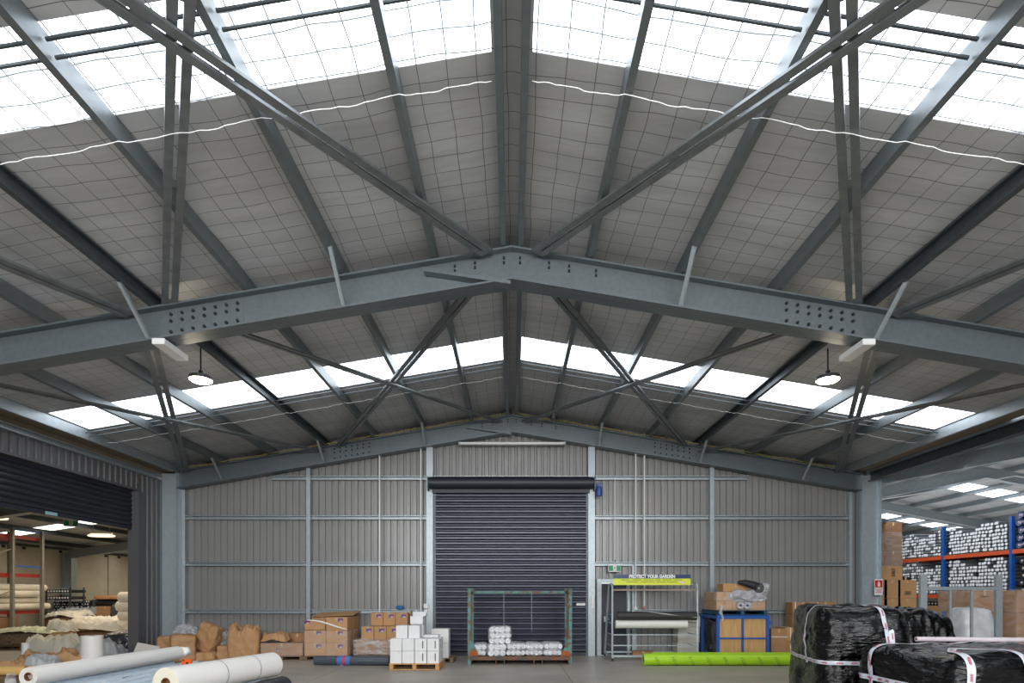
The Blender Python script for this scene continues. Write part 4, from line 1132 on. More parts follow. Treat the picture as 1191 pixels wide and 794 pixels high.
roll('weed_mat_roll', (2.78, 15.04, 1.20), (4.86, 15.04, 1.20), .115, 'black weed mat roll hung on the trolley with a pale torn streak', mat('weed_mat', (46, 44, 43), rough=.55, scale=2.2, rgb2=(150, 148, 144), lo=.66, hi=.72, stretch=(6, 6, .7)), core=.3, wob=.04, seed=2)
wr = bpy.data.objects['weed_mat_roll']
c = MB(); prev = None
for k in range(25):
    f = k / 24; a = R(80 - 95 * f); hw = .05 * (1 - f) + .14 * math.sin(math.pi * min(1, f * 1.15)) ** 2 * .6
    ring = [Vector((3.38 + 1.2 * f, 15.04 - .119 * math.cos(q_), 1.20 + .119 * math.sin(q_))) for q_ in (a - hw * 2.2, a - hw, a, a + hw)]
    ring = [p_ for p_ in ring]
    if prev:
        for i in range(3): c.add([prev[i], ring[i], ring[i + 1], prev[i + 1]], [(0, 1, 2, 3)])
    prev = ring
st_ = c.build('torn_streak', mat('torn_streak_grey', (158, 156, 152), rough=.5, var=.15, scale=8), None, smooth=True, origin=(0, 0, 0))
bpy.context.view_layer.update()
st_.data.transform(wr.matrix_world.inverted()); st_.parent = wr
roll('white_mesh_roll', (2.73, 15.06, .975), (4.62, 15.06, .975), .108, 'white fabric roll hung below the black roll on the trolley', mat('white_cloth_roll', (224, 222, 214), rough=.6, var=.03), core=.3, wob=.02, seed=5)
b = MB(); b.box((4.15, 15.35, 1.285), (.75, .10, .03)); b.box((3.5, 15.35, 1.275), (.5, .02, .01))
for k, (z, h) in enumerate(((0, .42), (.425, .43), (.86, .30))):
    carton('pale_carton', (4.88 + .02 * k, 15.95 + .1, z), (.60, .5, h), 0, 'pale grey carton behind the right end of the trolley, %s of three' % ('lowest', 'middle', 'topmost')[k], M_BEIGE, tape_m=M_BEIGE, group='pale cartons behind the trolley')
carton('flat_carton', (bx(749, 16.0), 16.2, 0), (.62, .3, .16), 0, 'low brown carton on the floor behind the trolley', M_CARD2)

# ---------------- lime green rolls
def lime(p0, p1, r, label, seed):
    o = roll('lime_roll', p0, p1, r, label, M_GREEN, core=.35, wob=.03, seed=seed)
    L = (Vector(p1) - Vector(p0)).length
    for k in range(int(L / .42)):
        c = MB()
        z0 = .25 + .42 * k
        for dz in (0, .045):
            pts = []
            for j in range(9):
                t = R(150 + 22 * j); pts.append((r * 1.012 * math.cos(t), r * 1.012 * math.sin(t), z0 + dz + .028 * j))
            if dz == 0: c.tube(pts, .005, 4)
            else:
                for j in range(0, 8): c.tube([pts[j], Vector(pts[j]).lerp(Vector(pts[j + 1]), .6)], .008, 4)
        c.build('diagonal_print', M_GREENP, o)
    return o
lime((bx(748, 14.15), 14.15, .15), (bx(748, 14.15) + 4.2, 14.10, .15), .148, 'lime green wrapped roll lying on the floor in front of the blue crate', 3)
lime((bx(759, 14.4), 14.46, .15), (bx(759, 14.4) + 4.1, 14.44, .15), .148, 'second lime green roll lying just behind the front one', 8)

# ---------------- blue crate with plywood panels
bx0, bx1, by0, by1, bh = 5.32, 6.68, 14.8, 16.1, 1.22
bc = thing('blue_crate', ((bx0 + bx1) / 2, (by0 + by1) / 2, 0), 'blue steel framed crate with plywood panels, right of the trolley', 'crate')
def bcl(b, name, m, par=bc, **k):
    b.v = [Vector(v) - Vector(bc.location) for v in b.v]; return b.build(name, m, par, **k)
for x in (bx0 + .035, bx1 - .035):
    for y in (by0 + .035, by1 - .035):
        b = MB(); b.box((x, y, bh / 2), (.075, .075, bh)); bcl(b, 'corner_post', M_BLUE)
b = MB()
for z in (.12, bh - .05):
    for y in (by0 + .035, by1 - .035): b.box(((bx0 + bx1) / 2, y, z), (bx1 - bx0, .06, .08))
    for x in (bx0 + .035, bx1 - .035): b.box((x, (by0 + by1) / 2, z), (.06, by1 - by0, .08))
bcl(b, 'frame_rails', M_BLUE)
b = MB(); b.box(((bx0 + bx1) / 2, by0 + .02, .62), (.045, .03, bh - .1)); b.box(((bx0 + bx1) / 2, by0 + .02, .62), (bx1 - bx0, .03, .04)); bcl(b, 'front_cross_bars', M_BLUE)
for x, w in ((bx0 + .36, .60), (bx1 - .36, .60)):
    b = MB(); b.box((x, by0 + .06, .64), (w, .02, 1.04)); bcl(b, 'plywood_panel', M_PLY)
b = MB(); b.box(((bx0 + bx1) / 2, (by0 + by1) / 2, .10), (bx1 - bx0 - .08, by1 - by0 - .08, .03)); bcl(b, 'crate_floor', M_PLY)
b = MB(); b.box((bx1 + .02, by0 + .04, 1.02), (.05, .06, .10)); bcl(b, 'hinge_lug', M_BLUE)
block('plastic_bundle', 'dark plastic bundle filling the blue crate, seen through its open side', 'film', ((bx0 + bx1) / 2 - .1, (by0 + by1) / 2 + .05, .13), (1.0, 1.05, .98), M_DARKPL, 0, 9, 14, 6, .04, 4, .03, (3, 3, 8))
pallet((6.0, 15.45, bh), 1.3, 1.25, 0, 'dark teal pallet lying on the blue crate', M_TEALPAL, h=.13)
pz = bh + .13
for L_ in range(2):
    for i in range(3):
        for j in range(2):
            carton('wrapped_carton', (5.55 + .425 * i, 15.12 + .5 * j, pz + .24 * L_), (.42, .48, .235), 0, '%s layer carton on the blue crate, %s column, %s row' % (('lower', 'upper')[L_], wd[i], ('front', 'back')[j]), M_CARD, group='wrapped cartons on the blue crate', tape_m=M_CARD2)
wrap('stretch_wrap', (5.98, 15.37, pz), (1.30, 1.0, .49), 0, 'cloudy stretch film round the cartons on the blue crate', 21, amp=.02, m=M_FILM)
block('plastic_bundle', 'shiny silver crinkled film bunched over the front of the cartons on the crate', 'film', (6.15, 14.92, pz + .22), (.95, .16, .27), mat('silver_film', (168, 166, 172), rough=.2, var=.35, scale=7, bump=.8, bscale=12), 0, 22, 16, 3, .05, 5, .04, (3, 6, 8))
for k in range(2):
    p = W(861.5 + 8 * k, 704.3, 14.78)
    roll('film_reel', (p.x, p.y, pz + .125), (p.x, p.y + .22, pz + .125), .095, '%s clear film reel end showing at the foot of the crate cartons' % ('left', 'right')[k], mat('reel_film', (170, 176, 182), rough=.15, var=.4, scale=12), core=.3, wob=.03, seed=3 + k)
carton('loose_carton', (5.98, 15.45, pz + .485), (.68, .45, .22), 0, 'brown carton on top of the wrapped cartons, under the black cloth', M_CARD)
pts = [W(858, 677, 15.05), W(866, 677.5, 15.0), W(875, 680, 14.95), W(881, 683, 14.9)]
b = MB(); b.tube([pts[0], pts[1], pts[2], pts[3]], [.04, .085, .10, .13], 12)
T = Matrix.Translation(W(882, 683.5, 14.85))
cl = b.build('black_cloth_roll', M_BLACK, smooth='auto'); tag(cl, 'black cloth roll slung over the cartons on the blue crate', 'cloth')
p = W(882.5, 683.5, 14.84); c = MB()
for r_ in (.05, .085, .12):
    c.tube([(p.x + r_ * math.cos(R(20 * k)), p.y - .02, p.z + r_ * math.sin(R(20 * k))) for k in range(19)], .012, 6)
c.v = [Vector(v) - Vector(cl.location) for v in c.v]; c.build('rolled_edge', M_BLACK, cl, smooth=True)
block('plastic_bundle', 'clear film bundle with pink print at the right end of the crate load', 'film', (6.55, 15.1, pz + .40), (.42, .4, .30), M_CLEAR, 0, 24, 14, 3, .04, 5, .03, (6, 6, 6))
b = MB(); b.tube([(5.44, 14.76, 1.48), (5.40, 14.76, 1.30), (5.46, 14.75, 1.15), (5.43, 14.75, 1.05)], [.03, .045, .03, .015], 8); tag(b.build('film_tail', M_CLEAR, smooth=True), 'loose tail of film hanging at the left front corner of the blue crate', 'film')

# ---------------- brown cartons right of the crate
tc_ = carton('strapped_carton', (bx(902, 15.5) + .02, 15.55, 0), (.42, .42, .84), 0, 'tall brown carton with a white strap, just right of the blue crate', M_CARD2, strap=False)
b = MB(); b.box((0, -.214, .62), (.43, .008, .022)); b.build('strap', M_WHITE, tc_)
for L_ in range(2):
    for i in range(2):
        carton('strapped_carton', (7.78 + .66 * i, 15.85, .12 + .37 * L_), (.64, .60, .365), 0, 'brown strapped carton, %s layer, %s of the pair behind the lime rolls' % (('bottom', 'second')[L_], ('left', 'right')[i]), (M_CARD2, M_CARD)[L_], strap=(-.18 if i == 0 else .05), group='brown strapped cartons on the right')
        carton('strapped_carton', (8.10 + .62 * i, 16.05, .855 + .35 * L_), (.60, .40, .345), 0, 'brown strapped carton, %s layer, %s of the pair against the wall' % (('third', 'top')[L_], ('left', 'right')[i]), M_CARD2, strap=-.22, group='brown strapped cartons on the right')
pallet((8.1, 15.85, 0), 1.35, .66, 0, 'pallet under the brown strapped cartons', M_PINED, h=.12)

# ---------------- black film wrapped bales
def bale(label, loc, size, rz, seed, amp, crease, csc, n=46, power=6, taper=.05, m=M_BFILM, topfn=None):
    o = thing('black_bale', loc, label, 'bale', rz)
    b = lump(size, seed, n, power, amp, 2.2, crease, csc, taper, topfn=topfn)
    body = b.build('film_wrap', m, o, smooth=True)
    bm = bmesh.new(); bm.from_mesh(body.data); tree = BVHTree.FromBMesh(bm); bm.free()
    return o, tree
M_TAPEG = mat('printed_tape', (198, 204, 214), rough=.3, var=.05, scale=10, bump=.2, bscale=20)
M_TAPER = mat('tape_print', (176, 44, 70), rough=.4, var=.05)
def bale_tape(o, tree, pts, centre, w=.055, step=.03, mark=.17, off=.012):
    """printed tape laid on the bale: pts are outside points in local space, shot towards centre"""
    dense = []
    for a, c in zip(pts[:-1], pts[1:]):
        a = Vector(a); c = Vector(c); k = max(2, int((c - a).length / step))
        dense += [a.lerp(c, i / k) for i in range(k)]
    dense.append(Vector(pts[-1]))
    hit = []
    for p in dense:
        c = Vector(centre(p)); d = (c - p).normalized()
        h, nn, _, _ = tree.ray_cast(p, d)
        if h is not None: hit.append((h, nn))
    if len(hit) < 3: return
    P = [h for h, _ in hit]
    for _ in range(10): P = [P[0]] + [(P[i - 1] + P[i] * 2 + P[i + 1]) / 4 for i in range(1, len(P) - 1)] + [P[-1]]
    N = [nn for _, nn in hit]
    for _ in range(8): N = [N[0]] + [(N[i - 1] + N[i] + N[i + 1]).normalized() for i in range(1, len(N) - 1)] + [N[-1]]
    vs = []; fs = []
    S = []
    for i, p in enumerate(P):
        t = (P[min(i + 1, len(P) - 1)] - P[max(i - 1, 0)]).normalized(); s = t.cross(N[i]).normalized()
        S.append((t, s)); vs += [p + N[i] * off - s * w / 2, p + N[i] * (off + .004), p + N[i] * off + s * w / 2]
    for i in range(len(P) - 1): fs += [(3 * i, 3 * i + 1, 3 * i + 4, 3 * i + 3), (3 * i + 1, 3 * i + 2, 3 * i + 5, 3 * i + 4)]
    b = MB(); b.add(vs, fs); tp = b.build('printed_tape', M_TAPEG, o, smooth=True)
    b = MB(); acc = 0; L_ = 0.085
    for i in range(1, len(P) - 4):
        acc += (P[i] - P[i - 1]).length
        if acc > mark:
            acc = 0; t, s = S[i]; q = P[i] + N[i] * (off + .008)
            for k in range(6):                              # block letters of one printed word
                c = q + t * (k * L_ / 6)
                b.add([c - s * w * .17, c + t * L_ / 8 - s * w * .17, c + t * L_ / 8 + s * w * .17, c + s * w * .17], [(0, 1, 2, 3)])
    b.build('tape_lettering', M_TAPER, tp)
# bale A : tall, behind left
A, TA = bale('tall black film wrapped bale, left one of the black bales at lower right', (5.08, 8.72, 0), (1.25, 1.95, 1.58), R(-14), 4, .045, .020, (3.0, 2.0, 6.0), taper=.08, power=7)
c_in = lambda p: (0, 0, p.z)
def loop_side(z, a0, a1, r=2.2, n=40, dz=0):
    return [(r * math.cos(R(a0 + (a1 - a0) * k / n)), r * math.sin(R(a0 + (a1 - a0) * k / n)), z + dz * k / n) for k in range(n + 1)]
bale_tape(A, TA, loop_side(.80, 120, 300), c_in)
zc = lambda p: (max(-.3, min(.3, p.x)), p.y, .75)
bale_tape(A, TA, [(-2, -.35, .70), (-2, -.35, 1.3), (-1.6, -.30, 2.2), (-.6, -.2, 2.6), (.5, -.1, 2.6), (1.6, -.4, 2.2), (2.0, -.6, 1.2)], zc)
fc = lambda p: (p.x * .9, 0, min(p.z, 1.3))
bale_tape(A, TA, [(.38, -2.2, .6), (.38, -2.2, 1.2), (.32, -2.0, 1.9), (.22, -1.2, 2.4), (.1, -.4, 2.6)], lambda p: (p.x * .8, min(-.2, p.y * .3), .8 if p.z > 1.4 else p.z))
# bale C : behind right of A
C_, TC = bale('black film wrapped bale with radiating folds, behind the tall one', (6.42, 9.2, 0), (.95, 1.2, 1.50), R(-8), 14, .05, .024, (6, 2.5, 2.0), taper=.12, power=5)
# bale B : long, in front
B_, TB = bale('long low black film wrapped bale at the lower right corner', (5.72, 6.72, 0), (2.55, 1.72, 1.12), R(3), 23, .035, .020, (2.0, 2.0, 7.0), n=54, taper=.05, power=8)
bale_tape(B_, TB, loop_side(.72, 145, 290, 3.2), c_in, w=.062)
bale_tape(B_, TB, [(-2.5, .42, .3), (-2.5, .42, .9), (-2.0, .45, 1.8), (-1.0, .48, 2.4), (0, .55, 2.6), (1.0, .7, 2.5)], lambda p: (max(-.9, min(.9, p.x)), p.y, .5 if p.z > 1.0 else p.z), w=.062)
bale_tape(B_, TB, [(-1.06, -2.2, .2), (-1.06, -2.2, .7), (-1.05, -1.8, 1.5), (-1.0, -1.0, 2.2), (-.8, -.6, 2.4), (-.5, -1.0, 2.2), (-.44, -1.8, 1.5), (-.42, -2.2, .7), (-.42, -2.2, .2)], lambda p: (p.x, max(-.55, p.y * .28), .62 if p.z > .8 else p.z), w=.075)
bale_tape(B_, TB, [(.1, -1.6, 2.0), (.5, -.8, 2.4), (1.0, .2, 2.4)], lambda p: (p.x, p.y * .3, .5), w=.075)
roll('film_roll', (5.35, 7.55, 1.16), (7.0, 7.35, 1.16), .032, 'thin pale film roll lying along the back of the low black bale', mat('pale_film', (206, 196, 200), rough=.15, var=.1, scale=8, bump=.5, bscale=10), core=.4, wob=.08, seed=9)

# ---------------- galvanised post cage behind the bales
cg = thing('steel_cage', (7.87, 10.0, 0), 'galvanised post cage with two thick posts behind the black bales', 'cage')
def cgl(b, name): b.v = [Vector(v) - Vector(cg.location) for v in b.v]; b.build(name, M_GALV, cg)
M_GALVD2 = M_GALVD
for x in (7.21, 8.53):
    b = MB(); b.box((x, 10.0, 1.05), (.115, .05, 2.1)); b.box((x, 10.0, .01), (.2, .2, .02)); cgl(b, 'thick_post')
for z, w in ((1.86, .055), (.97, .06), (.2, .08)):
    b = MB(); b.bar((7.21, 10.0, z), (8.53, 10.0, z), w); cgl(b, 'cross_rail')
for px in (1105, 1130):
    x = bx(px, 10.0); b = MB(); b.box((x, 10.0, 1.03), (.04, .03, 1.7)); cgl(b, 'thin_upright')

# ---------------- brown wrapped pallet and white wrapped pallet in the right bay
for (x0, y0, nx, ny, nz, s_, wrd) in ((9.72, 12.0, 1, 2, 4, (.47, .5, .455), 'left'), (10.36, 11.7, 2, 2, 4, (.47, .5, .455), 'right')):
    for L_ in range(nz):
        for i in range(nx):
            for j in range(ny):
                if j and L_ < nz - 1: continue
                carton('brown_carton', (x0 + .235 + i * .48, y0 + .25 + j * .51 if L_ == nz - 1 else y0 + .25, .0 + L_ * .46), (s_[0], s_[1] if L_ == nz - 1 else s_[1], s_[2]), 0,
                       'brown carton of the %s wrapped stack behind the cage, %s layer%s%s' % (wrd, ('floor', 'second', 'third', 'top')[L_], (', left column', ', right column')[i] if nx > 1 else '', (', front', ', back')[j] if L_ == nz - 1 else ''),
                       M_CARD2, group='brown cartons behind the cage', marks=(((0, .33, .16, .02),) if j == 0 else ()))
    wrap('stretch_wrap', (x0 + .24 * nx, y0 + .5, 0), (.48 * nx, 1.03, 1.86), 0, 'clear film round the %s brown stack behind the cage' % wrd, 30, amp=.02)
block('wrapped_pallet_load', 'white film wrapped load between the cage uprights', 'bundle', (9.3, 11.6, 0), (.66, .7, 1.47), mat('milky_film', (206, 208, 212), rough=.25, var=.15, scale=6, bump=.5, bscale=9), 0, 33, 18, 5, .04, 3, .025, (5, 5, 5), .10)
block('wrapped_pallet_load', 'dark film wrapped load in shadow behind the radiating black bale', 'bundle', (8.1, 12.0, 0), (.6, .7, 1.35), M_DARKPL, 0, 34, 14, 5, .04, 3, .03, (5, 5, 5), .1)

# ---------------- cartons beside the right corner column
for k, (px, w) in enumerate(((1024.5, .42), (1038.5, .5), (1056.0, .56))):
    for L_ in range(2, 4):
        carton('large_carton', (bx(px, 17.0) + .0, 17.3, .55 * L_), (w, .55, .545), 0, 'tan carton stacked beside the right column, %s row, %s of three' % (('lower', 'upper')[L_ - 2], ('left', 'middle', 'right')[k]), M_CARD, marks=(((w * .02, .16, .17, .10),) if k != 1 and L_ == 3 else ()), group='tan cartons by the right column')
for L_ in range(2):
    carton('large_carton', (11.75, 17.3, .55 * L_), (1.55, .55, .545), 0, 'wide carton low in the stack beside the right column, %s' % ('floor one', 'second one')[L_], M_CARD2)
carton('marked_carton', (bx(1031, 17.3), 17.42, 2.2), (.80, .5, .42), 0, 'tan carton with a dark boxed mark on top of the stack by the right column', M_CARD, marks=((.12, .22, .10, .20),))
carton('flat_carton', (bx(1052, 17.3), 17.45, 2.2), (.34, .4, .09), 0, 'dark flat item on the tan stack by the right column', M_PRINT)
for L_, (z, h) in enumerate(((0, 1.35), (1.36, 1.28), (2.65, .48), (3.14, .90))):
    for i in range(2):
        carton('tall_brown_carton', (11.42 + (.17 if i == 0 else .62), 18.35, z), ((.34, .56)[i], .7, h), 0, 'tall dark brown carton in the wrapped tower by the right column, %s %s' % (('floor', 'second', 'third', 'top')[L_], ('left', 'right')[i]), M_CARD3, group='dark carton tower')
wrap('stretch_wrap', (11.86, 18.35, 2.3), (.94, .74, 1.45), 0, 'film round the upper part of the dark carton tower', 40, amp=.015)

# ---------------- pallet rack with white bundles, right bay
rx0, rx1 = 15.0, 16.15
rk = thing('pallet_rack', (15.5, 18.5, 0), 'blue and orange pallet rack loaded with white rolls in the right bay', 'rack')
def rkl(b, name, m, par=rk): b.v = [Vector(v) - Vector(rk.location) for v in b.v]; return b.build(name, m, par)
for y in (14.4, 17.1, 19.8, 22.5):
    for x in (rx0, rx1):
        b = MB(); b.box((x, y, 2.05), (.10, .10, 4.1)); rkl(b, 'upright', M_BLUE)
    b = MB()
    for k in range(6): b.bar((rx0, y, .3 + .6 * k), (rx1, y, .9 + .6 * k) if k % 2 == 0 else (rx1, y, .3 + .6 * k), .035); 
    rkl(b, 'lattice_brace', M_BLUE)
for ya, yb in ((14.4, 17.1), (17.1, 19.8), (19.8, 22.5)):
    for z in (3.04, 1.70):
        for x in (rx0 - .02, rx1):
            b = MB(); b.bar((x, ya, z), (x, yb, z), .05, .12); bm_ = rkl(b, 'beam', M_ORANGE)
        b = MB(); b.box((15.57, (ya + yb) / 2, z + .068), (1.16, yb - ya - .1, .015)); rkl(b, 'shelf_deck', M_PINED)
M_WROLL = mat('white_bundle', (236, 240, 245), rough=.35, var=.05, scale=10)
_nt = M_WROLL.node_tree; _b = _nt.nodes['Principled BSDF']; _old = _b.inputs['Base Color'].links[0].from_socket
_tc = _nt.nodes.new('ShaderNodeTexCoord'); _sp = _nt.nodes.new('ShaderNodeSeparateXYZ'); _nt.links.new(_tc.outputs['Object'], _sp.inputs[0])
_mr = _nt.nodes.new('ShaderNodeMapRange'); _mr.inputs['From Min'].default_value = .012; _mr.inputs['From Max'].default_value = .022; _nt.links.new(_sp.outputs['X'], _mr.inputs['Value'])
_mx = _nt.nodes.new('ShaderNodeMix'); _mx.data_type = 'RGBA'; _nt.links.new(_mr.outputs['Result'], _mx.inputs['Factor']); _nt.links.new(_old, _mx.inputs[6]); _mx.inputs[7].default_value = (.16, .18, .2, 1)  # roll sides coloured dark to stand in for shaded gaps between the ends
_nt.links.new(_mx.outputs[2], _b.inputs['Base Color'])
def white_end():
    m = mat('white_bundle_end', (206, 214, 222), rough=.45, var=.06, scale=9)
    return m
RR = .058
b = MB(); T = Matrix.Rotation(R(90), 4, 'Y')
b.lathe([(0, .006), (RR * .5, .0), (RR * .74, .004), (RR * .90, .02), (RR * .92, .05), (RR * .92, 1.1), (0, 1.1)], 10, T)
proto = b.build('white_roll_bundle', M_WROLL, None, smooth='auto', origin=(0, 0, 0))
cells = []
random.seed(11)
def shelf(y0, y1, z0, z1, key, tilt=0.0, gaps=()):
    ny = int((y1 - y0) / (2 * RR + .004)); nz = int((z1 - z0) / (2 * RR - .004))
    ph = random.uniform(0, 6)
    for i in range(ny):
        y = y0 + (i + .5) * (y1 - y0) / ny
        top = nz - int(1.2 + 1.2 * math.sin(i * .45 + ph))
        jz = random.uniform(0, .012)
        for j in range(max(3, min(nz, top))):
            if (i, j) in gaps: continue
            dx = .05 * noise.noise(Vector((i * .5, j * .5, ph))) + .025 * random.uniform(-1, 1)
            cells.append((key, Vector((rx0 + .03 + dx, y + random.uniform(-.010, .010), z0 + RR + j * (2 * RR - .003) + jz + random.uniform(-.004, .004)))))
shelf(17.32, 19.62, 3.12, 4.12, 'upper shelf of the middle rack bay')
shelf(17.32, 19.62, 1.785, 2.92, 'lower shelf of the middle rack bay', gaps={(4, 7), (5, 7), (4, 8), (9, 5), (10, 5), (13, 3), (3, 8)})
shelf(20.0, 22.3, 3.12, 4.12, 'upper shelf of the far rack bay')
shelf(20.0, 22.3, 1.785, 2.92, 'lower shelf of the far rack bay', gaps={(5, 8), (6, 8), (6, 7), (12, 6), (12, 5)})
cells.sort(key=lambda c: c[1].y)
near = cells[:300]; rest = cells[300:]
used = False
for key, p in near:
    lab = 'white wrapped roll lying end-on on the %s' % key; grp = 'white rolls on the ' + key
    if not used: proto.location = p; tag(proto, lab, 'roll', grp); used = True
    else:
        c = proto.copy(); COL.objects.link(c); c.location = p; c['label'] = lab; c['group'] = grp
b = MB()
vs = [v.co.copy() for v in proto.data.vertices]; fs = [tuple(f.vertices) for f in proto.data.polygons]
for key, p in rest: b.add([v + p for v in vs], fs)
tag(b.build('white_roll_bundles', M_WROLL, smooth='auto', origin=(rx0 + .03, 21.1, 1.7)), 'remaining white wrapped rolls filling the far rack bay shelves', 'rolls', kind='stuff')
# navy and black rolls in the near rack bay
pr = None
def simple_roll_end(name, r, m, L=1.1, cm=None, cr=.35):
    b = MB(); b.lathe([(0, .01), (r * cr, .01), (r * .95, .0), (r, .02), (r, L), (0, L)], 16, Matrix.Rotation(R(90), 4, 'Y')); o = b.build(name, m, None, smooth='auto', origin=(0, 0, 0))
    if cm:
        c = MB(); c.lathe([(0, .002), (r * cr, .002), (r * cr, .03)], 14, Matrix.Rotation(R(90), 4, 'Y')); c.build('core', cm, o)
    return o
first = simple_roll_end('navy_roll', .11, M_BLUEROLL, cm=mat('pinkish_core', (190, 160, 160), rough=.5))
tag(first, 'navy printed roll on the upper shelf at the right picture edge', 'roll', 'navy rolls in the near rack bay')
for i in range(5):
    for j in range(5):
        p = (rx0 + .02 + random.uniform(-.03, .03), 16.86 - .225 * i, 3.12 + .112 + .222 * j)
        if i == j == 0: first.location = p
        else: dup(first, p)
first = simple_roll_end('black_roll', .10, M_BLACK, cm=M_BEIGE)
tag(first, 'black roll with a pale core on the lower shelf at the right picture edge', 'roll', 'black rolls in the near rack bay')
k_ = 0
for i in range(5):
    for j in range(5):
        p = (rx0 + .04 + random.uniform(-.03, .03), 16.80 - .21 * i, 1.80 + .102 + .215 * j)
        if k_ == 0: first.location = p
        else: dup(first, p)
        k_ += 1
first = simple_roll_end('dark_roll', .075, M_BLACK, cm=M_BEIGE)
tag(first, 'dark roll with a pale core on the cartons under the far rack bay', 'roll', 'dark rolls under the far rack bay')
for i in range(6):
    p = (rx0 + .02, 19.9 + .16 * i, 1.37 + .076)
    if i == 0: first.location = p
    else: dup(first, p)
carton('brown_carton', (15.55, 20.4, .685), (1.1, 1.15, .68), 0, 'upper brown carton on the floor under the far rack bay', M_CARD2)
carton('brown_carton', (15.55, 20.4, 0), (1.1, 1.15, .68), 0, 'lower brown carton on the floor under the far rack bay', M_CARD2)

# ================================================================== SIDE BAY (through the raised shutter)
lx0, lx1 = -16.7, -17.85
lr = thing('pallet_rack', (-17.3, 18.5, 0), 'grey and dark red pallet rack with cream rolls in the side bay', 'rack')
def lrl(b, name, m, par=lr): b.v = [Vector(v) - Vector(lr.location) for v in b.v]; return b.build(name, m, par)
for y in (16.2, 17.35, 19.05, 20.25):
    for x in (lx0, lx1):
        b = MB(); b.box((x, y, 2.0), (.10, .085, 4.0)); rkm = lrl(b, 'upright', mat('rack_grey', (132, 130, 120), rough=.5, metal=.2))
for ya, yb in ((16.2, 17.35), (19.05, 20.25)):
    for z in (3.95, 2.72):
        b = MB(); b.bar((lx0, ya, z), (lx0, yb, z), .03, .05); lrl(b, 'blue_tie', M_BLUE)
b = MB()
for k in range(5): b.bar((lx0, 17.35, .6 + .7 * k), (lx0, 19.05, 1.2 + .7 * k) if k % 2 else (lx0, 18.2, .2 + .7 * k), .03)
lrl(b, 'lattice_brace', MATS['rack_grey'])
for z in (3.72, 2.42, 1.16):
    for x in (lx0 - .12, lx1):
        b = MB(); b.bar((x, 15.6, z), (x, 20.3, z), .05, .12); lrl(b, 'beam', M_REDD)
b = MB(); b.box((-17.3, 17.9, 1.225), (1.1, 4.7, .015)); lrl(b, 'shelf_deck', M_PINED)
k = 0
for j in range(4):
    for i in range(4 if j < 3 else 3):
        roll('cream_roll', (-16.98 - .245 * i + (.12 if j % 2 else 0) * -1, 15.7, 1.345 + .222 * j), (-16.98 - .245 * i - (.12 if j % 2 else 0), 20.85 - .2 * ((i + j) % 3) , 1.345 + .222 * j), .115,
             'cream sheet roll on the side bay rack, %s layer, %s from the aisle' % (('bottom', 'second', 'third', 'top')[j], nm[i]), M_CREAM, core=.25, wob=.02, seed=60 + k, group='cream rolls on the side bay rack', n=16); k += 1
for i in range(2):
    carton('brown_carton', (-17.3, 17.3 + 1.5 * i, 0), (1.0, 1.2, 1.0), 0, 'dark brown carton on the floor under the cream rolls, %s' % ('nearer', 'farther')[i], M_CARD3)
# black and white roll racks
first = simple_roll_end('black_roll', .055, M_BLACK, L=.9, cm=M_WHITE, cr=.62)
M_ENDROT = R(-90)
tag(first, 'black roll with a white core end in the low side bay stack', 'roll', 'black rolls with white ends, low stack')
n_ = 0
dq = 23.7
for j in range(6):
    for i in range(14):
        if random.random() < .06: continue
        p = W(62 + 43 * (i + .5 + .35 * (j % 2)) / 14.5, 0, dq); q = (p.x, dq + random.uniform(-.03, .03), .93 + .11 * j)
        if n_ == 0: first.location = q; first.rotation_euler = (0, 0, R(90))
        else: dup(first, q)
        n_ += 1
cr_ = thing('roll_cradle', (W(82, 0, dq).x, dq + .45, 0), 'dark steel cradle holding the black rolls with white ends', 'rack')
b = MB()
for s_ in (-1, 1): b.box((s_ * .80, 0, .78), (.04, .6, 1.56))
b.build('side_frame', M_GALVD, cr_); b = MB(); b.box((0, 0, .84), (1.7, .7, .06)); b.box((0, 0, .4), (1.6, .6, .06)); b.build('cradle_deck', M_GALVD, cr_)
f2 = simple_roll_end('black_roll', .06, M_BLACK, L=.9, cm=M_WHITE, cr=.62)
tag(f2, 'black roll with a white core end on the raised side bay shelves', 'roll', 'black rolls with white ends, raised shelves'); n_ = 0
for j, py in enumerate((687.3, 695.0)):
    for i in range(8):
        p = W(54.5 + 26 * (i + .5) / 8, py, 22.9)
        if n_ == 0: f2.location = p; f2.rotation_euler = (0, 0, R(90))
        else: dup(f2, p)
        n_ += 1
sh = thing('roll_shelf', (W(67, 0, 22.9).x, 23.3, 0), 'pale steel shelf unit carrying the raised black rolls by the concrete wall', 'rack')
b = MB(); [b.box((0, 0, z), (.96, .74, .04)) for z in (W(0, 684.2, 22.9).z, W(0, 690.5, 22.9).z + .01, W(0, 698.4, 22.9).z, 1.1)]; b.build('shelf', M_GALV, sh)
b = MB(); [b.box((sx_ * .48, sy_ * .36, 1.03), (.05, .05, 2.06)) for sx_ in (-1, 1) for sy_ in (-1, 1)]; b.build('shelf_posts', M_GALVD, sh)
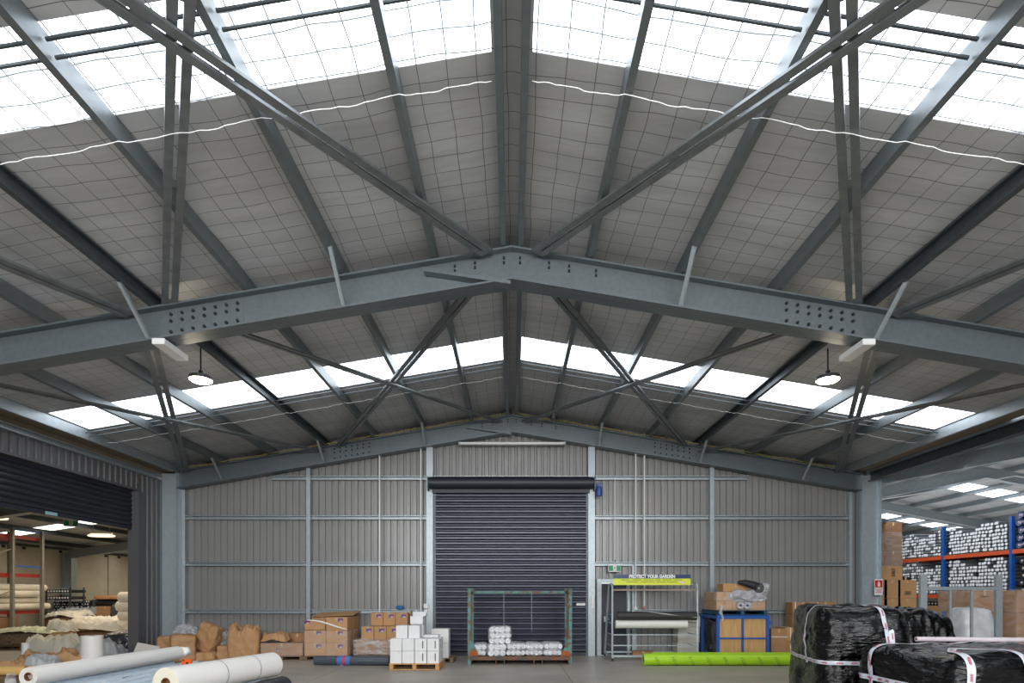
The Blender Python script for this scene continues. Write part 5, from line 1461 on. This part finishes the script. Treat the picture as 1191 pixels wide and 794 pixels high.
# cartons and black roll
x = bx(122, 22.6)
pallet((x, 22.9, 0), 1.1, 1.0, 0, 'pallet under the brown carton and black rolls deep in the side bay', M_PINED)
carton('brown_carton', (x, 22.9, .145), (.8, .7, .65), 0, 'hidden lower brown carton deep in the side bay', M_CARD2)
carton('brown_carton', (x, 22.9, .80), (.68, .6, .50), 0, 'square brown carton carrying black rolls deep in the side bay', M_CARD2)
roll('black_roll', (x - .40, 22.75, 1.30 + .14), (x + .52, 22.75, 1.30 + .14), .135, 'thick black roll lying on the square brown carton in the side bay', M_BLACK, core=.3)
block('paper_bundle', 'flat brown cardboard bundle on top of the thick black roll in the side bay', 'cardboard', (x + .08, 22.8, 1.575), (1.0, .6, .16), M_CARD2, 0, 5, 10, 6, .02, 4)
block('dark_sack', 'dark plastic sack hanging right of the square brown carton in the side bay', 'sack', (bx(136, 22.6), 22.7, .0), (.45, .5, 1.42), M_DARKPL, 0, 6, 10, 4, .04, 4)
# cream rolls by the jamb
for j in range(6):
    for i in range(2):
        px = 148 + (3 if j % 2 else 0)
        p = W(142.5 + (2.5 if j % 2 else 0), 0, 19)
        roll('cream_roll', (p.x, 18.8 + .36 * i, .18 + .30 * j), (p.x + 1.1, 18.8 + .36 * i, .18 + .30 * j), .165, 'fat cream roll stacked inside the side bay beside the jamb, %s layer, %s' % (('floor', 'second', 'third', 'fourth', 'fifth', 'top')[j], ('front', 'rear')[i]), M_CREAM, core=.2, wob=.05, seed=80 + j * 2 + i, group='fat cream rolls beside the jamb', n=16)
# floor loads
def wpal(px0, px1, ytop, d, label, seed, m=M_CARD3, rz=0, lab2='', cover=M_CREAM, ch=.06):
    x0, x1 = bx(px0, d), bx(px1, d); zt = W(0, ytop, d).z; w = x1 - x0
    pallet(((x0 + x1) / 2, d + .5, 0), w, 1.0, 0, 'pallet under the ' + label, M_PINED)
    block('wrapped_block', label, 'bundle', ((x0 + x1) / 2, d + .5, .145), (w, 1.0, zt - .145 - ch), m, 0, seed, 12, 10, .015, 4, .008, (2, 2, 9))
    b = sheet(w * 1.05, 1.1, ch * 1.6, seed + 5, 44, .05, 5, edge=.25); o = b.build('cover_sheet', cover, None, smooth=True, origin=(0, 0, 0)); o.location = ((x0 + x1) / 2, d + .5, zt - ch - .01)
    tag(o, lab2, 'sheet')
wpal(-12, 61, 734, 18.0, 'brown block of wrapped bundles at the left picture edge', 3, m=mat('stacked_brown', (126, 104, 84), rough=.7, rgb2=(92, 74, 58), scale=12, lo=.4, hi=.6), lab2='crumpled cream and green film lying on the brown block at the left picture edge', cover=mat('greenish_film', (196, 196, 170), rough=.4, rgb2=(132, 156, 110), scale=4, lo=.5, hi=.7))
wpal(50, 89, 714, 21.2, 'brown wrapped block right of the grey rack in the side bay', 6, m=M_CARD3, lab2='cream sheet draped on the brown block right of the grey rack', ch=.12)
heap('sheet_pile', 'long cream crumpled sheet pile on the side bay floor nearest the brown paper', 'sheet', 64, 16.0, 1.5, .9, .42, M_CREAM, 8, .1, .12, 3)
block('wrapped_block', 'brown bundle under the white sheets in the middle of the side bay', 'bundle', (bx(112, 18.3), 18.6, 0), (1.6, 1.0, .58), M_CARD3, 0, 12, 10, 8, .02, 4)
b = sheet(2.0, 1.3, .18, 15, 44, .10, 3, edge=.3); o = b.build('sheet_pile', M_CREAM, None, smooth=True, origin=(0, 0, 0)); o.location = (bx(112, 18.3), 18.6, .585); tag(o, 'white sheets heaped over the brown bundle in the middle of the side bay', 'sheet')
block('dark_bag', 'dark translucent plastic bag with pink print beside the shutter jamb', 'bag', (bx(144, 17.0), 17.0, 0), (.75, .7, .62), M_DARKPL, 0, 17, 16, 4, .06, 3, .04, (4, 4, 4))
heap('plastic_scrap', 'grey and pink plastic scraps on the floor before the dark bag', 'film', 118, 15.6, 1.4, .8, .34, M_GREYSHEET, 18, .1, .10, 4)
block('wrapped_block', 'low stack of flat bundles far back in the side bay', 'bundle', (bx(92, 23.2), 23.3, 0), (1.2, .9, .86), M_BEIGE, 0, 25, 10, 8, .02, 4)
b = sheet(1.5, 1.0, .30, 25, 44, .10, 4, edge=.3); o = b.build('sheet_pile', M_GREYSHEET, None, smooth=True, origin=(0, 0, 0)); o.location = (bx(92, 23.2), 23.2, .865); tag(o, 'grey white plastic heaped on the far stack of flat bundles', 'sheet')
block('wrapped_block', 'long low bundle in front of the square carton in the side bay', 'bundle', (bx(120, 20.6), 20.9, 0), (1.9, .9, .72), M_CARD3, 0, 26, 10, 8, .02, 4)
b = sheet(2.3, 1.2, .15, 27, 44, .07, 4, edge=.25); o = b.build('sheet_pile', M_CREAM, None, smooth=True, origin=(0, 0, 0)); o.location = (bx(120, 20.6), 20.8, .725); tag(o, 'flat cream sheets on the long low bundle in the side bay', 'sheet')
carton('brown_carton', (bx(75, 17.4), 17.4, 0), (.5, .35, .62), R(12), 'small brown carton behind the cream sheet pile in the side bay', M_CARD)
b = sheet(.7, .6, .26, 33, 40, .10, 5, edge=.4); o = b.build('sheet_pile', M_CREAM, None, smooth=True, origin=(0, 0, 0)); o.location = (bx(72, 17.4), 17.4, .625); tag(o, 'crumpled cream film on the small brown carton in the side bay', 'sheet')
block('plastic_bundle', 'clear crinkled film lying before the brown bundle in the middle of the side bay', 'film', (bx(97, 17.3), 17.3, 0), (1.0, .6, .40), M_CLEAR, 0, 61, 18, 3, .06, 4, .05, (6, 6, 6))
block('wrapped_block', 'flat dark stack on the side bay floor left of the square carton', 'bundle', (bx(106, 21.9), 21.9, 0), (.6, .5, .92), M_DARKPL, 0, 63, 10, 8, .02, 4)
# lamps and exit sign of the side bay
def linear_lamp(p, L, label):
    o = thing('linear_lamp', p, label, 'light', R(12))
    b = lump((L, .26, .10), 2, 8, 3, 0, 1, flat=False); b.build('lamp_diffuser', M_LAMP2, o, smooth=True)
    b = MB(); b.rbox((0, 0, .13), (L * .8, .12, .06), .01); b.build('lamp_body', M_WHITE, o)
    b = MB(); top = HRL(p[0]) - p[2]
    for s_ in (-1, 1): b.tube([(s_ * L * .3, 0, .15), (s_ * L * .3, 0, top)], .008, 6)
    b.build('hanging_wire', M_GALV, o)
M_LAMP2 = emit_mat('warm_lamp', (1.0, .86, .60), 1.6)
p = W(118, 624.5, 20); linear_lamp((p.x, p.y, p.z), .85, 'glowing long oval lamp under the side bay roof')
p = W(-4, 604.5, 17.5); linear_lamp((p.x, p.y, p.z), .6, 'glowing oval lamp at the left picture edge under the raised shutter')
p = W(82.5, 608, 18); exit_sign(p, R(38), 'green exit sign hanging in the side bay below the shutter', 1.0, hang=HRL(p.x) - p.z)
# ================================================================== LIGHT AND CAMERA
def area(name, loc, rot, sx, sy, power, rgb):
    l = bpy.data.lights.new(name, 'AREA'); l.shape = 'RECTANGLE'; l.size = sx; l.size_y = sy; l.energy = power; l.color = rgb
    o = bpy.data.objects.new(name, l); COL.objects.link(o); o.location = loc; o.rotation_euler = rot
    return o
area('rear_fill', (0, -5.5, 5.2), (R(52), 0, 0), 17, 3.0, 2900, (0.97, 0.985, 1.0))  # unseen fill added behind the camera to light the goods from the front
area('side_bay_lamp', (-14.2, 19.5, 3.9), (0, 0, 0), 4, 6, 150, (1.0, 0.84, 0.62))
area('side_bay_lamp', (-14.6, 28, 3.9), (0, 0, 0), 4, 5, 120, (1.0, 0.84, 0.62))
area('neighbour_fill', (12.4, 17.5, 4.7), (0, R(-50), 0), 2, 8, 110, (0.93, 0.96, 1.0))  # added fill tilted at the roll ends on the rack
area('neighbour_fill', (20, 33, 5.2), (0, 0, 0), 8, 12, 300, (0.93, 0.96, 1.0))  # added fill brightening the deep part of the neighbouring bay
area('neighbour_roof_fill', (20, 27, 4.4), (R(180), 0, 0), 14, 18, 420, (0.96, 0.98, 1.0))  # added fill facing up, brightens the neighbouring roof underside
for x in (-5.35, 5.43):
    l = bpy.data.lights.new('high_bay_glow', 'POINT'); l.energy = 26; l.color = (1, .84, .62); l.shadow_soft_size = .15
    o = bpy.data.objects.new('high_bay_glow', l); COL.objects.link(o); o.location = (x, 9.8, 5.30)
w = bpy.data.worlds.new('sky'); SC.world = w; w.use_nodes = True
nt = w.node_tree; bg = nt.nodes['Background']
tc = nt.nodes.new('ShaderNodeTexCoord'); sp = nt.nodes.new('ShaderNodeSeparateXYZ'); cr = nt.nodes.new('ShaderNodeValToRGB')
nt.links.new(tc.outputs['Generated'], sp.inputs[0]); nt.links.new(sp.outputs['Z'], cr.inputs['Fac'])
cr.color_ramp.elements[0].color = (.75, .78, .8, 1); cr.color_ramp.elements[1].color = (.45, .6, .85, 1)
nt.links.new(cr.outputs['Color'], bg.inputs['Color']); bg.inputs['Strength'].default_value = 1.0

cam = bpy.data.cameras.new('camera'); co = bpy.data.objects.new('camera', cam); COL.objects.link(co)
co.location = (0, 0, CZ); co.rotation_euler = (R(90), 0, 0)
cam.sensor_width = 36; cam.sensor_fit = 'HORIZONTAL'; cam.lens = F / 1191 * 36
cam.shift_y = (HY - 397) / 1191; cam.clip_start = 0.05; cam.clip_end = 200
SC.camera = co
SC.view_settings.view_transform = 'Standard'; SC.view_settings.look = 'None'
SC.view_settings.exposure = 0.0; SC.view_settings.gamma = 1.0
SC.cycles.use_denoising = True
SC.cycles.max_bounces = 8; SC.cycles.diffuse_bounces = 5; SC.cycles.glossy_bounces = 3; SC.cycles.transparent_max_bounces = 12
SC.cycles.sample_clamp_indirect = 6
